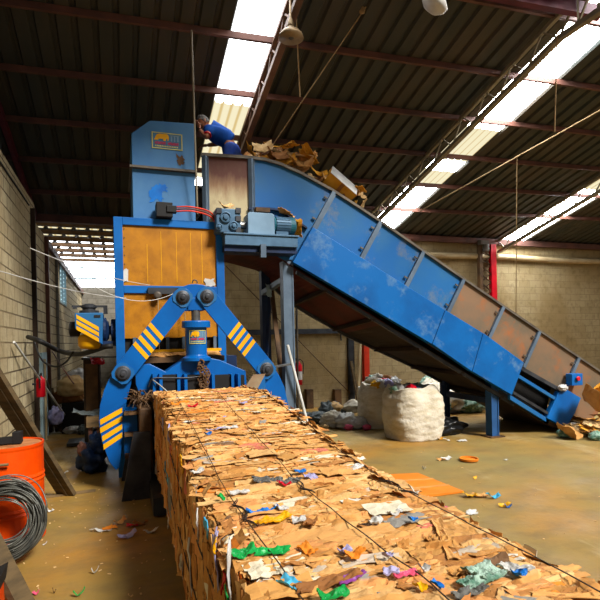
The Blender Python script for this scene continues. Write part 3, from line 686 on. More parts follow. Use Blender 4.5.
# ------------------------------------------------------------------ the conveyor
CV = empty('conveyor', (4.5, 7.9, 0), 'long inclined blue and rusty conveyor feeding the baler', 'conveyor')
def C(name, bm, m, parent=None, **k): return obj(name, bm, m, parent or CV, **k)
YN, YF = 7.15, 8.7
topc = [(1.12, 4.36), (1.81, 4.385), (2.03, 4.38), (2.27, 4.335), (2.6, 4.225), (3.08, 4.02), (3.5, 3.8), (3.89, 3.59), (4.26, 3.38), (5.53, 2.66), (6.91, 1.885), (7.99, 1.29), (8.9, .79)]
botc = [(1.12, 3.12), (1.8, 3.1), (2.1, 3.03), (2.3, 2.93), (2.5, 2.8), (6.32, .66), (7.08, .2), (7.4, .05), (7.9, .03), (8.3, .2), (8.9, .55)]
farc = [(1.12, 3.16)] + arr2([aY(*q, 8.7) for q in ((225, 261), (258, 270), (285, 297), (305, 310), (345, 333), (390, 354), (420, 368), (441, 380), (462, 393), (490, 409), (512, 424))]) + [(7.9, .02), (8.3, .2), (8.9, .55)]
def interp(c, x):
    for (a, za), (b, zb) in zip(c, c[1:]):
        if a <= x <= b: return za + (zb - za) * (x - a) / (b - a)
    return c[-1][1] if x > c[-1][0] else c[0][1]
def samp(c, x0, x1):
    return [(x0, interp(c, x0))] + [p for p in c if x0 < p[0] < x1] + [(x1, interp(c, x1))]
ribs = [(1.16, 0), (1.82, 0), (3.11, .6), (3.89, .6), (4.66, .6), (5.43, .6), (6.24, .6), (7.02, .6), (7.92, .6), (8.86, .6)]
def bot_of(xt, k):
    x = xt
    for _ in range(40): x = .5 * x + .5 * (xt - k * (interp(topc, xt) - interp(botc, x)))
    return x
mats = ['brown_top', 'blue_side', 'blue_side', 'blue_side', 'blue_side', 'rust', 'rust', 'rust', 'rust']
for (xa, ka), (xb, kb), m in zip(ribs, ribs[1:], mats):
    pts = samp(topc, xa, xb) + [(x, z + (.09 if 2.4 < x < 6.4 else 0)) for x, z in samp(botc, max(bot_of(xa, ka), 1.16), bot_of(xb, kb))][::-1]
    if xa in (6.24, 7.02): pts = samp(topc, xa, xb) + [(x, z - .84) for x, z in samp(topc, xa - .377, xb - .377)][::-1]
    bm = NB(); prism(bm, pts, YN, YN + .02); C('side_panel', bm, M[m])['label'] = {'brown_top': 'bare tan and brown steel panel', 'blue_side': 'blue painted panel', 'rust': 'bare rusty brown panel'}[m]
bm = NB(); prism(bm, samp(topc, 1.16, 8.86) + samp(farc, 1.16, 8.86)[::-1], YF - .02, YF); C('far_side_wall', bm, M['belly_dark'])
# rails on the top edges
for y in (YN - .01, YF - .02):
    bm = NB(); pts = [Vector((x, y, z + .01)) for x, z in topc]
    up_l = [(x, z + .022) for x, z in topc]; dn = [(x, z - .02) for x, z in topc]
    prism(bm, up_l + dn[::-1], y - .03, y + .03); C('top_rail', bm, M['rail'])
# ribs
for i, (x, k) in enumerate(ribs[:-1]):
    zt = interp(topc, x); ln = 1.0 if k == 0 else .72
    dn = Vector((0, 0, -1)) if k == 0 else Vector((-.515, 0, -.857))
    p = Vector((x, YN - .03, zt - .02)); bm = NB(); bar(bm, p, p + dn * ln, .05, .06); bar(bm, p + Vector((.035, .02, 0)), p + dn * ln + Vector((.035, .02, 0)), .02, .05)
    rb = C('rib', bm, M['steel_blue'])
    if k:
        for t in (.12, .5):
            q = p + dn * t + Vector((-.05, 0, 0)); bm = NB(); bar(bm, q, q + Vector((-.05, 0, .025)), .022, .022); C('rib_bolt', bm, M['rail'], rb)
# guard panels
g = lambda x, y: (lambda p: (p.x, p.z))(aY(x, y, 7.02))
for q in (((313, 227), (445, 310), (432, 344), (293, 262)), ((445.5, 310), (483, 333), (472, 371.5), (432.5, 344)), ((483.5, 333), (524, 362.5), (512, 395), (472.5, 371.5))):
    bm = NB(); prism(bm, [g(*v) for v in q], 7.02, 7.12); C('guard_panel', bm, M['blue_guard'], bevel=.006)
# lip on the curved panel
bm = NB(); l = [g(*q) for q in ((250, 206), (270, 206), (281, 207.5), (295, 216), (309, 226))]
prism(bm, l + [(x, z - .03) for x, z in l[::-1]], 7.09, 7.16); C('panel_lip', bm, M['dark_blue'])
# belly
for x0, x1, m in ((1.16, 3.95, 'belly'), (3.95, 8.3, 'belly_dark')):
    bm = NB(); xs = [x0 + (x1 - x0) * i / 40 for i in range(41)]; rows = []
    for x in xs:
        a, b = interp(botc, x), interp(farc, x); rows.append([bm.verts.new(q) for q in ((x, YN, a), (x, YF, b), (x, YF, b - .015), (x, YN, a - .015))])
    for a, b in zip(rows, rows[1:]):
        for k in range(4): bm.faces.new((a[k], a[(k + 1) % 4], b[(k + 1) % 4], b[k]))
    bm.faces.new(rows[0]); bm.faces.new(rows[-1][::-1]); C('belly_plate', bm, M[m])
for x in (2.95, 3.75, 4.6, 5.4, 6.2):
    bm = NB(); bar(bm, (x, YN, interp(botc, x) - .05), (x, YF + .02, interp(farc, x) - .05), .07, .06); C('belly_bar', bm, M['belly_dark'])
for y, c_ in ((YN + .03, botc), (YF - .03, farc)):
    bm = NB(); l = samp(c_, 2.5, 6.45); prism(bm, [(x, z - .01) for x, z in l] + [(x, z - .07) for x, z in l[::-1]], y - .03, y + .03); C('belly_rail', bm, M['dark_steel'])
bm = NB(); l = [(x, z - .62) for x, z in samp(topc, 1.2, 8.7)]; prism(bm, l + [(x, z - .05) for x, z in l[::-1]], YN + .03, YF - .03); C('belt', bm, M['black'])
# open lower frame beyond the guard
for a, b, m, hgt, nm in (((522, 366), (561, 388), 'dark_steel', 4, 'return_rail'), ((519, 374), (558, 398), 'blue_side', 3.6, 'return_rail'), ((514, 391), (549, 412), 'dark_steel', 3, 'lower_rail'), ((511, 395), (547, 417.5), 'blue_side', 4.5, 'lower_rail')):
    bm = NB(); p, q = g(*a), g(*b); h = hgt / 58
    prism(bm, [p, q, (q[0], q[1] - h), (p[0], p[1] - h)], 7.04, 7.1); C(nm, bm, M[m])
bm = NB(); prism(bm, [g(*q) for q in ((559, 392), (566, 389), (581, 398), (575, 413), (566, 428), (547, 418))], 7.02, 7.12); C('tail_plate', bm, M['blue'], bevel=.006)
p = aY(571, 374, 7.0); q = aY(582, 385, 7.0); bm = NB(); box(bm, p.x, q.x, 6.98, 7.12, q.z, p.z); bb = C('button_box', bm, M['blue'], bevel=.008)
bm = NB(); lathe(bm, ((p.x * .55 + q.x * .45), 6.98, (p.z * .6 + q.z * .4)), [(.02, .0), (.02, -.02), (.04, -.022), (.04, -.04), (.03, -.045)], 16, 'Y'); C('stop_button', bm, M['red_p'], bb)
bm = NB(); prism(bm, [g(*q) for q in ((500, 385), (517, 360), (566, 388), (560, 424), (548, 420))], 7.36, 7.38); C('inner_shade_plate', bm, M['black'])  # black plate added so the hollow behind the rails looks deeply shaded
# drive platform
bm = NB(); box(bm, 1.36, 2.4, 6.8, 7.14, 3.06, 3.2); box(bm, 1.34, 2.42, 6.78, 7.14, 3.2, 3.225); C('drive_platform', bm, M['gear'], bevel=.006)
bm = NB(); box(bm, 1.36, 2.4, 6.85, 7.14, 2.98, 3.06); C('platform_beam', bm, M['dark_blue'])
p = aY(263, 249, 6.78); bm = NB(); box(bm, p.x - .04, p.x + .035, 6.74, 6.8, p.z - .12, p.z + .06); C('platform_bracket', bm, M['steel_blue'])
X = lambda x, y: aY(x, y, 6.9)
a, b = X(215, 209), X(240, 234); bm = NB(); box(bm, a.x, b.x, 6.83, 7.12, 3.225, a.z)
gb = C('gearbox', bm, M['gear'], bevel=.015)
for px, py, r in ((224.5, 218.5, .075), (232.5, 227, .06), (218, 228, .045)):
    p = X(px, py); bm = NB(); lathe(bm, (p.x, 6.83, p.z), [(r, 0), (r, -.03), (r * .8, -.035), (r * .78, -.02), (r * .5, -.02), (r * .45, -.05), (r * .2, -.052)], 18, 'Y'); C('bearing_cap', bm, M['gear'], gb)
for px, py in ((218, 212), (237, 212), (237, 220), (237, 231)):
    p = X(px, py); bm = NB(); box(bm, p.x - .035, p.x + .035, 6.81, 6.83, p.z - .035, p.z + .035); C('gearbox_pad', bm, M['dark_steel'], gb)
a, b = X(246.5, 213), X(273.5, 234); bm = NB(); pr = [(a.x, 3.225), (a.x, a.z - .02), (a.x + .03, a.z), (b.x - .03, a.z), (b.x, a.z - .02), (b.x, 3.225)]; prism(bm, pr, 6.83, 7.1); C('coupling_guard', bm, M['coupling'], bevel=.008)
a, b = X(240, 224), X(247, 224); bm = NB(); tube(bm, [(a.x - .02, 6.96, a.z), (b.x + .02, 6.96, a.z)], .05, 14); C('drive_shaft', bm, M['steel'])
a, b = X(274, 224.5), X(296, 224.5); bm = NB(); L = b.x - a.x; rr = .125
lathe(bm, (a.x, 6.96, a.z), [(.05, -.03), (.1, -.02), (rr, 0), (rr * .9, .02), (rr * .9, L * .7), (rr, L * .71), (rr, L * .94), (rr * .7, L)], 24, 'X')
mt = C('motor', bm, M['teal'])
for k in range(20):
    t = 2 * pi * k / 20; bm = NB(); p0 = Vector((a.x + .03, 6.96 + cos(t) * rr * .96, a.z + sin(t) * rr * .96)); bar(bm, p0, p0 + Vector((L * .64, 0, 0)), .012, .03, t); C('cooling_fin', bm, M['gear'], mt)
bm = NB(); box(bm, a.x + .02, a.x + L * .6, 6.86, 7.06, 3.225, a.z - rr * .8); C('motor_foot', bm, M['gear'], mt)
# legs
def legbox(x, y, z1, m, w=.13, d=.16, base=True, name='leg'):
    bm = NB(); box(bm, x - w / 2, x - w / 2 + .02, y, y + d, .02, z1); box(bm, x + w / 2 - .02, x + w / 2, y, y + d, .02, z1); box(bm, x - w / 2 + .02, x + w / 2 - .02, y + .012, y + .03, .02, z1)
    l = C(name, bm, M[m])
    bm = NB(); box(bm, x - w, x + w, y - .06, y + d + .06, 0, .02); C('foot_plate', bm, M['grime'], l)
x = aY(288, 300, 7.2).x; legbox(x, 7.16, 3.0, 'steel_blue', .16)
x2 = aY(266, 330, 8.55).x; legbox(x2, 8.5, 3.0, 'dark_blue', .15)
x3 = aY(494.5, 410, 7.2).x; legbox(x3, 7.18, interp(botc, x3) + .2, 'leg_blue', .15)
x4 = aY(446, 405, 8.6).x; legbox(x4, 8.55, interp(botc, x4) + .1, 'dark_blue', .12)
bm = NB(); z = aY(470, 397, 7.9).z; bar(bm, (x4, 8.55, z), (x3, 7.3, z), .08, .1); C('leg_tie', bm, M['dark_blue'])
bm = NB(); bar(bm, (x3 - .02, 8.6, .0), (x3 - .02, 8.6, .8), .1, .1); C('leg', bm, M['dark_blue'])
bm = NB(); p = aY(263, 293, 8.5); q = aY(286, 278, 7.22); bar(bm, p, q, .08, .08); C('leg_tie', bm, M['steel_blue'])
bm = NB(); p = aY(271, 285, 8.1); q = aY(284, 398, 7.3); bar(bm, p, q, .07, .05); C('brace', bm, M['grime'])
bm = NB(); p = aY(270, 295, 8.2); q = aY(266, 372, 8.2); bar(bm, p, q, .05, .05); C('brace', bm, M['dark_blue'])
bm = NB(); p = aY(268, 286, 8.0); sheet(bm, (p.x, 7.95, p.z - .08), .09, .2, 0, (pi / 2 - .2, 0), .02, ragged=.2, nx=4, ny=6); C('tied_rag', bm, M['pale_blue'])

# ------------------------------------------------------------------ load on the belt
ccs = ['card', 'card2', 'card3', 'card4', 'card2', 'card']
prof = [(243, 152), (250, 147), (258, 143), (266, 147), (280, 150), (295, 153), (310, 160), (320, 166), (330, 176), (340, 184), (350, 198), (358, 207)]
def hz(px):
    for (a, za), (b, zb) in zip(prof, prof[1:]):
        if a <= px <= b: return za + (zb - za) * (px - a) / (b - a)
    return prof[-1][1]
GL = 'loads of loose cardboard on the conveyor'
for i in range(170):
    px = U(244, 352); Y = U(7.35, 8.45); lay = i / 170
    p = aY(px, hz(px) + 2, 7.8); zt = p.z; zb = interp(topc, p.x) - .45
    z = zb + (zt - zb) * (lay ** .6) - .05
    bm = NB(); big = U(.14, .46)
    sheet(bm, (p.x, Y, z), big, U(.06, .24), U(0, pi), (U(-.8, .8), U(-.7, .7)), U(.02, .06), 9, U(-.05, .1), thick=.008, ragged=.1)
    tag(obj('cardboard_piece', bm, M[ccs[i % 6]], origin=(p.x, Y, z)), 'crumpled piece of brown cardboard heaped on top of the conveyor', 'cardboard', GL)
for i, (px, py, s, t) in enumerate(((250, 152, .34, .9), (262, 148, .4, -.5), (276, 156, .42, .2), (286, 161, .4, -.7), (297, 163, .5, .4), (307, 166, .34, -.9), (318, 173, .36, .6), (326, 178, .3, -.2), (345, 197, .3, .3))):
    p = aY(px, py, 7.3); bm = NB(); sheet(bm, p, s * .75, s * .42, U(-.4, .4), (U(.7, 1.2), t * .6), .04, 6, .06, thick=.008, ragged=.08)
    tag(obj('cardboard_piece', bm, M[ccs[(i + 1) % 6]], origin=p), 'crumpled piece of brown cardboard heaped on top of the conveyor', 'cardboard', GL)
for px0, py0, px1, py1 in ((274, 152, 313, 156), (262, 145, 292, 156)):
    p, q = aY(px0, py0, 7.5), aY(px1, py1, 7.45); bm = NB(); bar(bm, p, q, .16, .02, .5)
    tag(obj('cardboard_strip', bm, M['card3'], origin=p), 'long flat cardboard strip lying on the heap over the conveyor' if px0 > 270 else 'cardboard strip near the top left of the conveyor heap', 'cardboard')
# carton with a white top
ct = empty('carton', aY(340, 186, 7.3), 'tilted carton with white top at the right end of the conveyor heap', 'box')
R = Matrix.Rotation(radians(36), 3, 'Y') @ Matrix.Rotation(radians(44), 3, 'X')
def rbox(x0, x1, y0, y1, z0, z1):
    bm = NB(); box(bm, x0, x1, y0, y1, z0, z1)
    for v in bm.verts: v.co = R @ v.co + ct.location
    return bm
obj('carton_body', rbox(-.26, .26, -.14, .2, -.13, .1), M['card2'], ct)
obj('carton_top', rbox(-.262, .262, -.142, .202, .1, .108), M['white'], ct)['label'] = 'white printed top face'
obj('tape_band', rbox(-.03, .03, -.143, -.139, -.13, .1), M['card4'], ct)
for px, py, m, nm, lb, Y in ((286, 214, 'card', 'cardboard_scrap', 'crumpled cardboard scrap lying on the conveyor drive motor', 6.98), (262, 210.5, 'grime', 'timber_offcut', 'small brown block lying on the drive guard', 6.95), (226, 206, 'card3', 'cardboard_scrap', 'pale cardboard scrap lying on the gearbox', 6.95), (295, 228, 'card2', 'cardboard_scrap', 'cardboard scrap behind the motor fan end', 7.04)):
    p = aY(px, py, Y); bm = NB()
    if nm == 'timber_offcut': box(bm, p.x - .1, p.x + .1, Y - .06, Y + .06, p.z - .03, p.z + .03)
    else: sheet(bm, p, .26 if px != 226 else .16, .2, U(0, 1), (.3, .1 if px < 290 else 1.1), .05, 7, .03, thick=.006)
    tag(obj(nm, bm, M[m], origin=p), lb, 'scrap')
p = aY(563, 388, 7.0); bm = NB(); blob(bm, p - Vector((0, 0, .05)), .09, .06, .06, .4, 3); tag(obj('rag', bm, M['white'], origin=p, smooth=True), 'white crumpled rag stuck on the conveyor tail below the button box', 'rag')

# ------------------------------------------------------------------ the worker
def skin_mesh(nodes, edges, root, sub=2):
    """nodes: name -> (Vector, radius); a skinned surface"""
    names = list(nodes); me = bpy.data.meshes.new('sk')
    me.from_pydata([nodes[n][0] for n in names], [(names.index(a), names.index(b)) for a, b in edges], [])
    o = bpy.data.objects.new('sk', me); COL.objects.link(o)
    o.modifiers.new('s', 'SKIN'); ss = o.modifiers.new('u', 'SUBSURF'); ss.levels = sub; ss.render_levels = sub
    for i, n in enumerate(names):
        sv = me.skin_vertices[0].data[i]; r = nodes[n][1]; sv.radius = r if isinstance(r, tuple) else (r, r); sv.use_root = (n == root)
    dg = bpy.context.evaluated_depsgraph_get(); dg.update()
    out = bpy.data.meshes.new_from_object(o.evaluated_get(dg)); bpy.data.objects.remove(o)
    return out
YP = 7.85
def w(px, py, dy=0.0): return aY(px, py, YP + dy)
zf = interp(topc, 1.5) - .62
J = {'pelvis': (w(235, 145.5), (.125, .14)), 'waist': (w(228.5, 140), .105), 'chest': (w(218, 134), (.11, .13)), 'upper': (w(211.5, 130), .095), 'neck': (w(206.5, 127), .05), 'skull': (w(203.2, 123), .065)}
E_ = [('pelvis', 'waist'), ('waist', 'chest'), ('chest', 'upper'), ('upper', 'neck'), ('neck', 'skull')]
hipz = J['pelvis'][0].z
for s, dy in (('r', -.12), ('l', .12)):
    J['hip' + s] = (w(232, 151, dy), .11); J['knee' + s] = (w(226 if s == 'r' else 231, 171, dy), .065)
    an = w(229 if s == 'r' else 234, 190, dy); an.z = zf + .09; J['ank' + s] = (an, .045); J['toe' + s] = (an + Vector((-.15, 0, -.05)), .04)
    E_ += [('pelvis', 'hip' + s), ('hip' + s, 'knee' + s), ('knee' + s, 'ank' + s), ('ank' + s, 'toe' + s)]
J['shr'] = (w(209, 130, -.19), .065); J['elr'] = (w(206.5, 138, -.27), .045); J['wrr'] = (w(199.5, 129.5, -.15), .03)
J['shl'] = (w(212.5, 135, .15), .06); J['ell'] = (w(221, 143.5, .15), .042); J['wrl'] = (w(207, 145.3, .1), .03)
E_ += [('upper', 'shr'), ('shr', 'elr'), ('elr', 'wrr'), ('upper', 'shl'), ('shl', 'ell'), ('ell', 'wrl')]
def hand(pre, wrist, d, side, curl):
    d = d.normalized(); side = (side - d * side.dot(d)).normalized(); nn = d.cross(side)
    n = {'w': (wrist, .026), 'p': (wrist + d * .05, (.036, .02)), 'k': (wrist + d * .085, (.038, .016))}; e = [('w', 'p'), ('p', 'k')]
    for i, ln in enumerate((.07, .08, .075, .058)):
        o = side * (-.03 + .02 * i); b = wrist + d * .085 + o
        n['f%da' % i] = (b, .0095); n['f%db' % i] = (b + d * ln * .5 + nn * curl * .02, .0085); n['f%dc' % i] = (b + d * ln * .9 + nn * curl * .055, .007)
        e += [('p', 'f%da' % i), ('f%da' % i, 'f%db' % i), ('f%db' % i, 'f%dc' % i)]
    b = wrist + d * .03 - side * .03; n['ta'] = (b, .012); n['tb'] = (b - side * .03 + d * .03, .010); n['tc'] = (b - side * .035 + d * .06 + nn * curl * .02, .008)
    e += [('w', 'ta'), ('ta', 'tb'), ('tb', 'tc')]
    return {pre + k: v for k, v in n.items()}, [(pre + a, pre + b) for a, b in e]
bm = NB()
for me in (skin_mesh(J, E_, 'pelvis'),):
    bm.from_mesh(me)
for pre, wr, el, sd in (('R', J['wrr'][0], J['elr'][0], Vector((0, 1, .2))), ('L', J['wrl'][0], J['ell'][0], Vector((0, 1, .3)))):
    n, e = hand(pre, wr, (wr - el) if pre == 'L' else Vector((-.15, .1, 1)), sd, 1.0); bm.from_mesh(skin_mesh(n, e, pre + 'w', 1))
# head: face turned left and down
hc = w(202.8, 122.2); fd = Vector((-.86, 0, -.5)).normalized(); hu = Vector((-.5, 0, .86)).normalized(); hy = Vector((0, 1, 0))
def hp_(f, u, y): return hc + (fd * f + hu * u + hy * y) * .9
sd0 = []
nu, nv = 24, 18
for j in range(nv + 1):
    t = -pi / 2 + pi * j / nv; rr_ = []
    for k in range(nu):
        a = 2 * pi * k / nu; f, y, u = cos(a) * cos(t) * .098, sin(a) * cos(t) * .076, sin(t) * .118
        if u < 0: f = f * (1 + .0 * u) + (.012 if cos(a) > 0 else -.0) ; y *= 1 + u * 1.6
        if cos(a) > .86 and abs(u + .01) < .035: f += .026 * (cos(a) - .86) / .14
        if cos(a) > .6 and abs(abs(sin(a)) - .38) < .14 and .0 < u < .04: f -= .008
        rr_.append(bm.verts.new(hp_(f, u, y)))
    sd0.append(rr_)
for a, b in zip(sd0, sd0[1:]):
    for k in range(nu): bm.faces.new((a[k], a[(k + 1) % nu], b[(k + 1) % nu], b[k]))
for s in (-1, 1):
    blob(bm, hp_(-.005, -.03, s * .074), .018, .008, .032, .05, nu=10, nv=8)
PE = tag(obj('person', bm, M['skin'], origin=Vector((J['pelvis'][0].x, YP, zf)), smooth=True), 'worker in blue shirt and jeans bending over on top of the conveyor', 'person')
for s in (-1, 1):
    bm = NB(); q = hp_(.087, .018, s * .03); lathe(bm, q - Vector((0, 0, .008)), [(.002, 0), (.008, .004), (.009, .008), (.008, .012), (.002, .016)], 10); obj('eye', bm, M['black'], PE)
bm = NB(); q = hp_(.088, -.062, 0); bar(bm, q - hy * .022, q + hy * .022, .01, .008); obj('mouth', bm, M['red_text'], PE)
bm = NB(); sd0 = []
for j in range(10):
    t = -.35 + (pi / 2 + .35) * j / 9; rr_ = []
    for k in range(24):
        a = 2 * pi * k / 24; f, y, u = cos(a) * cos(t) * .106, sin(a) * cos(t) * .083, sin(t) * .126
        if cos(a) > .1: u = max(u, .055 * min(1, (cos(a) - .1) * 3))
        rr_.append(bm.verts.new(hp_(f - .006, u + .004, y)))
    sd0.append(rr_)
for a, b in zip(sd0, sd0[1:]):
    for k in range(24): bm.faces.new((a[k], a[(k + 1) % 24], b[(k + 1) % 24], b[k]))
obj('hair', bm, M['hair'], PE, smooth=True)
S = {k: J[k] for k in ('waist', 'chest', 'upper', 'shr', 'shl')}
S = {k: (v[0], tuple(q + .03 for q in (v[1] if isinstance(v[1], tuple) else (v[1], v[1])))) for k, v in S.items()}
S['hem'] = (J['waist'][0].lerp(J['pelvis'][0], .48), (.14, .15))
S['slr'] = (J['shr'][0].lerp(J['elr'][0], .62), (.068, .068)); S['sll'] = (J['shl'][0].lerp(J['ell'][0], .62), (.066, .066))
link('shirt', skin_mesh(S, [('hem', 'waist'), ('waist', 'chest'), ('chest', 'upper'), ('upper', 'shr'), ('upper', 'shl'), ('shr', 'slr'), ('shl', 'sll')], 'chest'), M['shirt'], PE, smooth=True)
for a, b in (('shr', 'elr'),):
    d = J[b][0] - J[a][0]; p = J[a][0] + d * .66; bm = NB(); tube(bm, [p - d * .06, p + d * .04], .062, 14); obj('red_cuff', bm, M['red_p'], PE)
T = {'pelvis': (J['pelvis'][0], (.155, .17))}
te = []
for s in 'rl':
    T['hip' + s] = (J['hip' + s][0], .135); T['knee' + s] = (J['knee' + s][0], .088); T['an' + s] = (J['ank' + s][0], .075)
    te += [('pelvis', 'hip' + s), ('hip' + s, 'knee' + s), ('knee' + s, 'an' + s)]
link('jeans', skin_mesh(T, te, 'pelvis'), M['jeans'], PE, smooth=True)
for s in 'rl':
    a = J['ank' + s][0]; bm = NB(); blob(bm, (a.x - .07, a.y, zf), .14, .05, .055, .05, nu=16, nv=10); obj('shoe', bm, M['black'], PE, smooth=True)

# ------------------------------------------------------------------ the bale
BX0, BX1 = .38, 1.465
def ztop(y):
    if y < 2.45: return .94
    if y < 2.85:
        t = (y - 2.45) / .4; return .94 + .114 * .2 * t * t
    if y < 5.15: return .963 + .114 * (y - 2.85)
    return 1.225 - .05 * (y - 5.15)
def zbot(y): return max(.012, ztop(y) - .93)
me = bpy.data.meshes.new('baled_cardboard')
BV, BF, BC = [], [], []
PAL = [lin(c) for c in ((216, 162, 98), (206, 152, 88), (224, 174, 112), (194, 138, 76), (228, 186, 126), (176, 120, 66), (222, 156, 96), (214, 168, 110), (220, 164, 100), (208, 150, 86))]
ODD = [lin(c) for c in ((228, 222, 208), (150, 146, 138), (232, 140, 60), (120, 90, 64), (196, 180, 160), (226, 216, 190), (206, 118, 96))]
def pick():
    c = ODD[rnd.randrange(len(ODD))] if U(0, 1) < .09 else PAL[rnd.randrange(len(PAL))]
    f = U(.9, 1.08); return (c[0] * f, c[1] * f, c[2] * f, 1)
def quadgrid(rows, cols, base, closed=False):
    for i in range(rows - 1):
        for j in range(cols - 1): BF.append((base + i * cols + j, base + i * cols + j + 1, base + (i + 1) * cols + j + 1, base + (i + 1) * cols + j))
# core: rings across the bale
ring = [(BX0, t / 44, 'L') for t in range(44)] + [(BX0 + (BX1 - BX0) * t / 72, 1, 'T') for t in range(72)] + [(BX1, 1 - t / 30, 'R') for t in range(31)]
ys = []; y = .45
while y < 6.25: ys.append(y); y += .016
sheetcol = {}
for y in ys:
    zt, zb = ztop(y), zbot(y)
    for x, t, side in ring:
        z = zb + (zt - zb) * t
        if side == 'T':
            lay = noise.cell(Vector((x * 4.1 + 7 * math.floor(y / .045), y / .045, 1))) * .5 + .5
            d = .03 * noise.noise((x * 2.3, y * 5, 3)) + .014 * noise.noise((x * 6, y * 17, 8)) + .010 * noise.noise((x * 21, y * 34, 5)) + .008 * (lay - .5)
            wx, wy = x + .07 * noise.noise((x * 4, y * 4, 11)), y + .05 * noise.noise((x * 5, y * 5, 17))
            d -= .05 * max(0, 1 - abs(noise.noise((wx * 2.2, wy * 8.5, 31))) / .085) * max(0, noise.noise((x * 3, y * 3, 41)) + .35)
            d -= .034 * max(0, 1 - abs(noise.noise((wx * 5, wy * 13, 51))) / .1) * max(0, noise.noise((x * 4, y * 4, 61)) + .2)
            e = min(x - BX0, BX1 - x); d -= .05 * max(0, 1 - e / .07) ** 2
            co = (x, y, z + d)
            key = (math.floor(x * 4.1 + 7 * math.floor(y / .045)), math.floor(y / .045), 'T')
        else:
            sg = -1 if side == 'L' else 1
            d = .03 * noise.noise((y * 7, z * 2, 5)) + .02 * noise.noise((y * 32, z * 4, 9)) - .05 * max(0, 1 - (zt - z) / .07) ** 2 - .04 * max(0, 1 - (z - zb) / .1) ** 2
            co = (x + sg * d, y, z)
            key = (math.floor(z * 3.1 + 5 * math.floor(y / .035)), math.floor(y / .035), side)
        if key not in sheetcol: sheetcol[key] = pick()
        BV.append(co); BC.append(sheetcol[key])
quadgrid(len(ys), len(ring), 0)
n = len(ring)
BF.append(tuple(range(n))[::-1]); b0 = (len(ys) - 1) * n; BF.append(tuple(range(b0, b0 + n)))
def flake(c, ux, uy, un, a, b, curl, amp, col, nx=5, ny=3):
    """a bent torn flap of card, a along ux, b along uy"""
    base = len(BV); sd = U(0, 99)
    for lay in (0, 1):
        for i in range(nx + 1):
            for j in range(ny + 1):
                u, v = i / nx - .5, j / ny - .5
                if i in (0, nx): u += .08 * noise.noise((v * 6, sd, lay * 0))
                if j in (0, ny): v += .16 * noise.noise((u * 7, sd, 4))
                h = curl * (v + .5) ** 2 + amp * noise.noise((u * 3 + sd, v * 3, sd)) + .004 * noise.noise((u * a * 60 + sd, v * b * 60, sd)) - lay * .003
                BV.append(tuple(c + ux * (u * a) + uy * (v * b) + un * h)); BC.append(col)
    k = (nx + 1) * (ny + 1); q = lambda l, i, j: base + l * k + i * (ny + 1) + j
    for i in range(nx):
        for j in range(ny):
            BF.append((q(0, i, j), q(0, i + 1, j), q(0, i + 1, j + 1), q(0, i, j + 1))); BF.append((q(1, i, j), q(1, i, j + 1), q(1, i + 1, j + 1), q(1, i + 1, j)))
    for i in range(nx):
        BF.append((q(0, i, 0), q(1, i, 0), q(1, i + 1, 0), q(0, i + 1, 0))); BF.append((q(0, i, ny), q(0, i + 1, ny), q(1, i + 1, ny), q(1, i, ny)))
EX, EY, EZ = Vector((1, 0, 0)), Vector((0, 1, 0)), Vector((0, 0, 1))
for i in range(1500):
    y = .7 + 5.4 * U(0, 1) ** 1.15; a = U(.07, .3) * (1 if U(0, 1) < .8 else 1.4); b = U(.035, .14); x = U(BX0 + a * .35, BX1 - a * .35)
    r = U(-.2, .2) if U(0, 1) < .75 else U(-1.2, 1.2)
    ux = EX * cos(r) + EY * sin(r); uy = EY * cos(r) - EX * sin(r); tl_ = U(-.07, .08); uy2 = uy * cos(tl_) - EZ * sin(tl_)
    flake(Vector((x, y, ztop(y) + U(-.008, .008))), ux, uy2, ux.cross(uy2).normalized(), a, b, U(-.005, .005), U(.006, .014), pick(), 9, 6)
for i in range(60):   # a few flaps that stand up
    y = .9 + 5.1 * U(0, 1); a = U(.04, .14); b = U(.02, .05); x = U(BX0 + .1, BX1 - .22); r = U(-.6, .6)
    ux = EX * cos(r) + EY * sin(r); uy = EY * cos(r) - EX * sin(r); tl_ = U(.25, .7) * (1 if i % 2 else -1); uy2 = uy * cos(tl_) - EZ * sin(tl_)
    flake(Vector((x, y, ztop(y) + .008)), ux, uy2, ux.cross(uy2).normalized(), a, b, U(0, .02), .02, pick(), 6, 4)
for i in range(1100):
    y = .7 + 5.4 * U(0, 1); zt, zb = ztop(y), zbot(y); a = U(.1, .45); b = U(.015, .085); z = U(zb + .05, zt - .05)
    r = U(-.2, .2); uz = EZ * cos(r) + EY * sin(r); uy = EY * cos(r) - EZ * sin(r); tl_ = U(-.25, .25); uy2 = uy * cos(tl_) + EX * sin(tl_)
    a = min(a, (zt - z) * 1.9, (z - zb) * 1.9)
    flake(Vector((BX0 - U(-.004, .02), y, z)), uz, uy2, -EX, a, b, U(-.01, .015), U(.008, .022), pick(), 6, 3)
for i in range(420):
    y = .7 + 5.3 * U(0, 1); zt, zb = ztop(y), zbot(y); a = U(.1, .4); b = U(.02, .09); z = U(zb + .1, zt - .08)
    a = min(a, (zt - z) * 1.9, (z - zb) * 1.9)
    flake(Vector((BX1 + U(-.004, .02), y, z)), EZ, EY, EX, a, b, U(-.01, .025), U(.004, .015), pick(), 4, 2)
for i in range(120):   # ragged flaps folded over the two long edges
    y = (.7 if i % 3 == 0 else 2.2) + (5.4 if i % 3 == 0 else 3.8) * U(0, 1); s = -1 if i % 3 == 0 else 1; x = BX0 + U(.0, .05) if s < 0 else BX1 - U(.03, .09)
    t = U(.1, 1.0); ux = EX * s * cos(t) - EZ * sin(t); flake(Vector((x, y, ztop(y) + U(-.03, .012))), ux, EY, (EY.cross(ux) * s).normalized() * -1 if False else EZ, U(.06, .14), U(.03, .12), U(-.01, .008), .012, pick(), 4, 3)
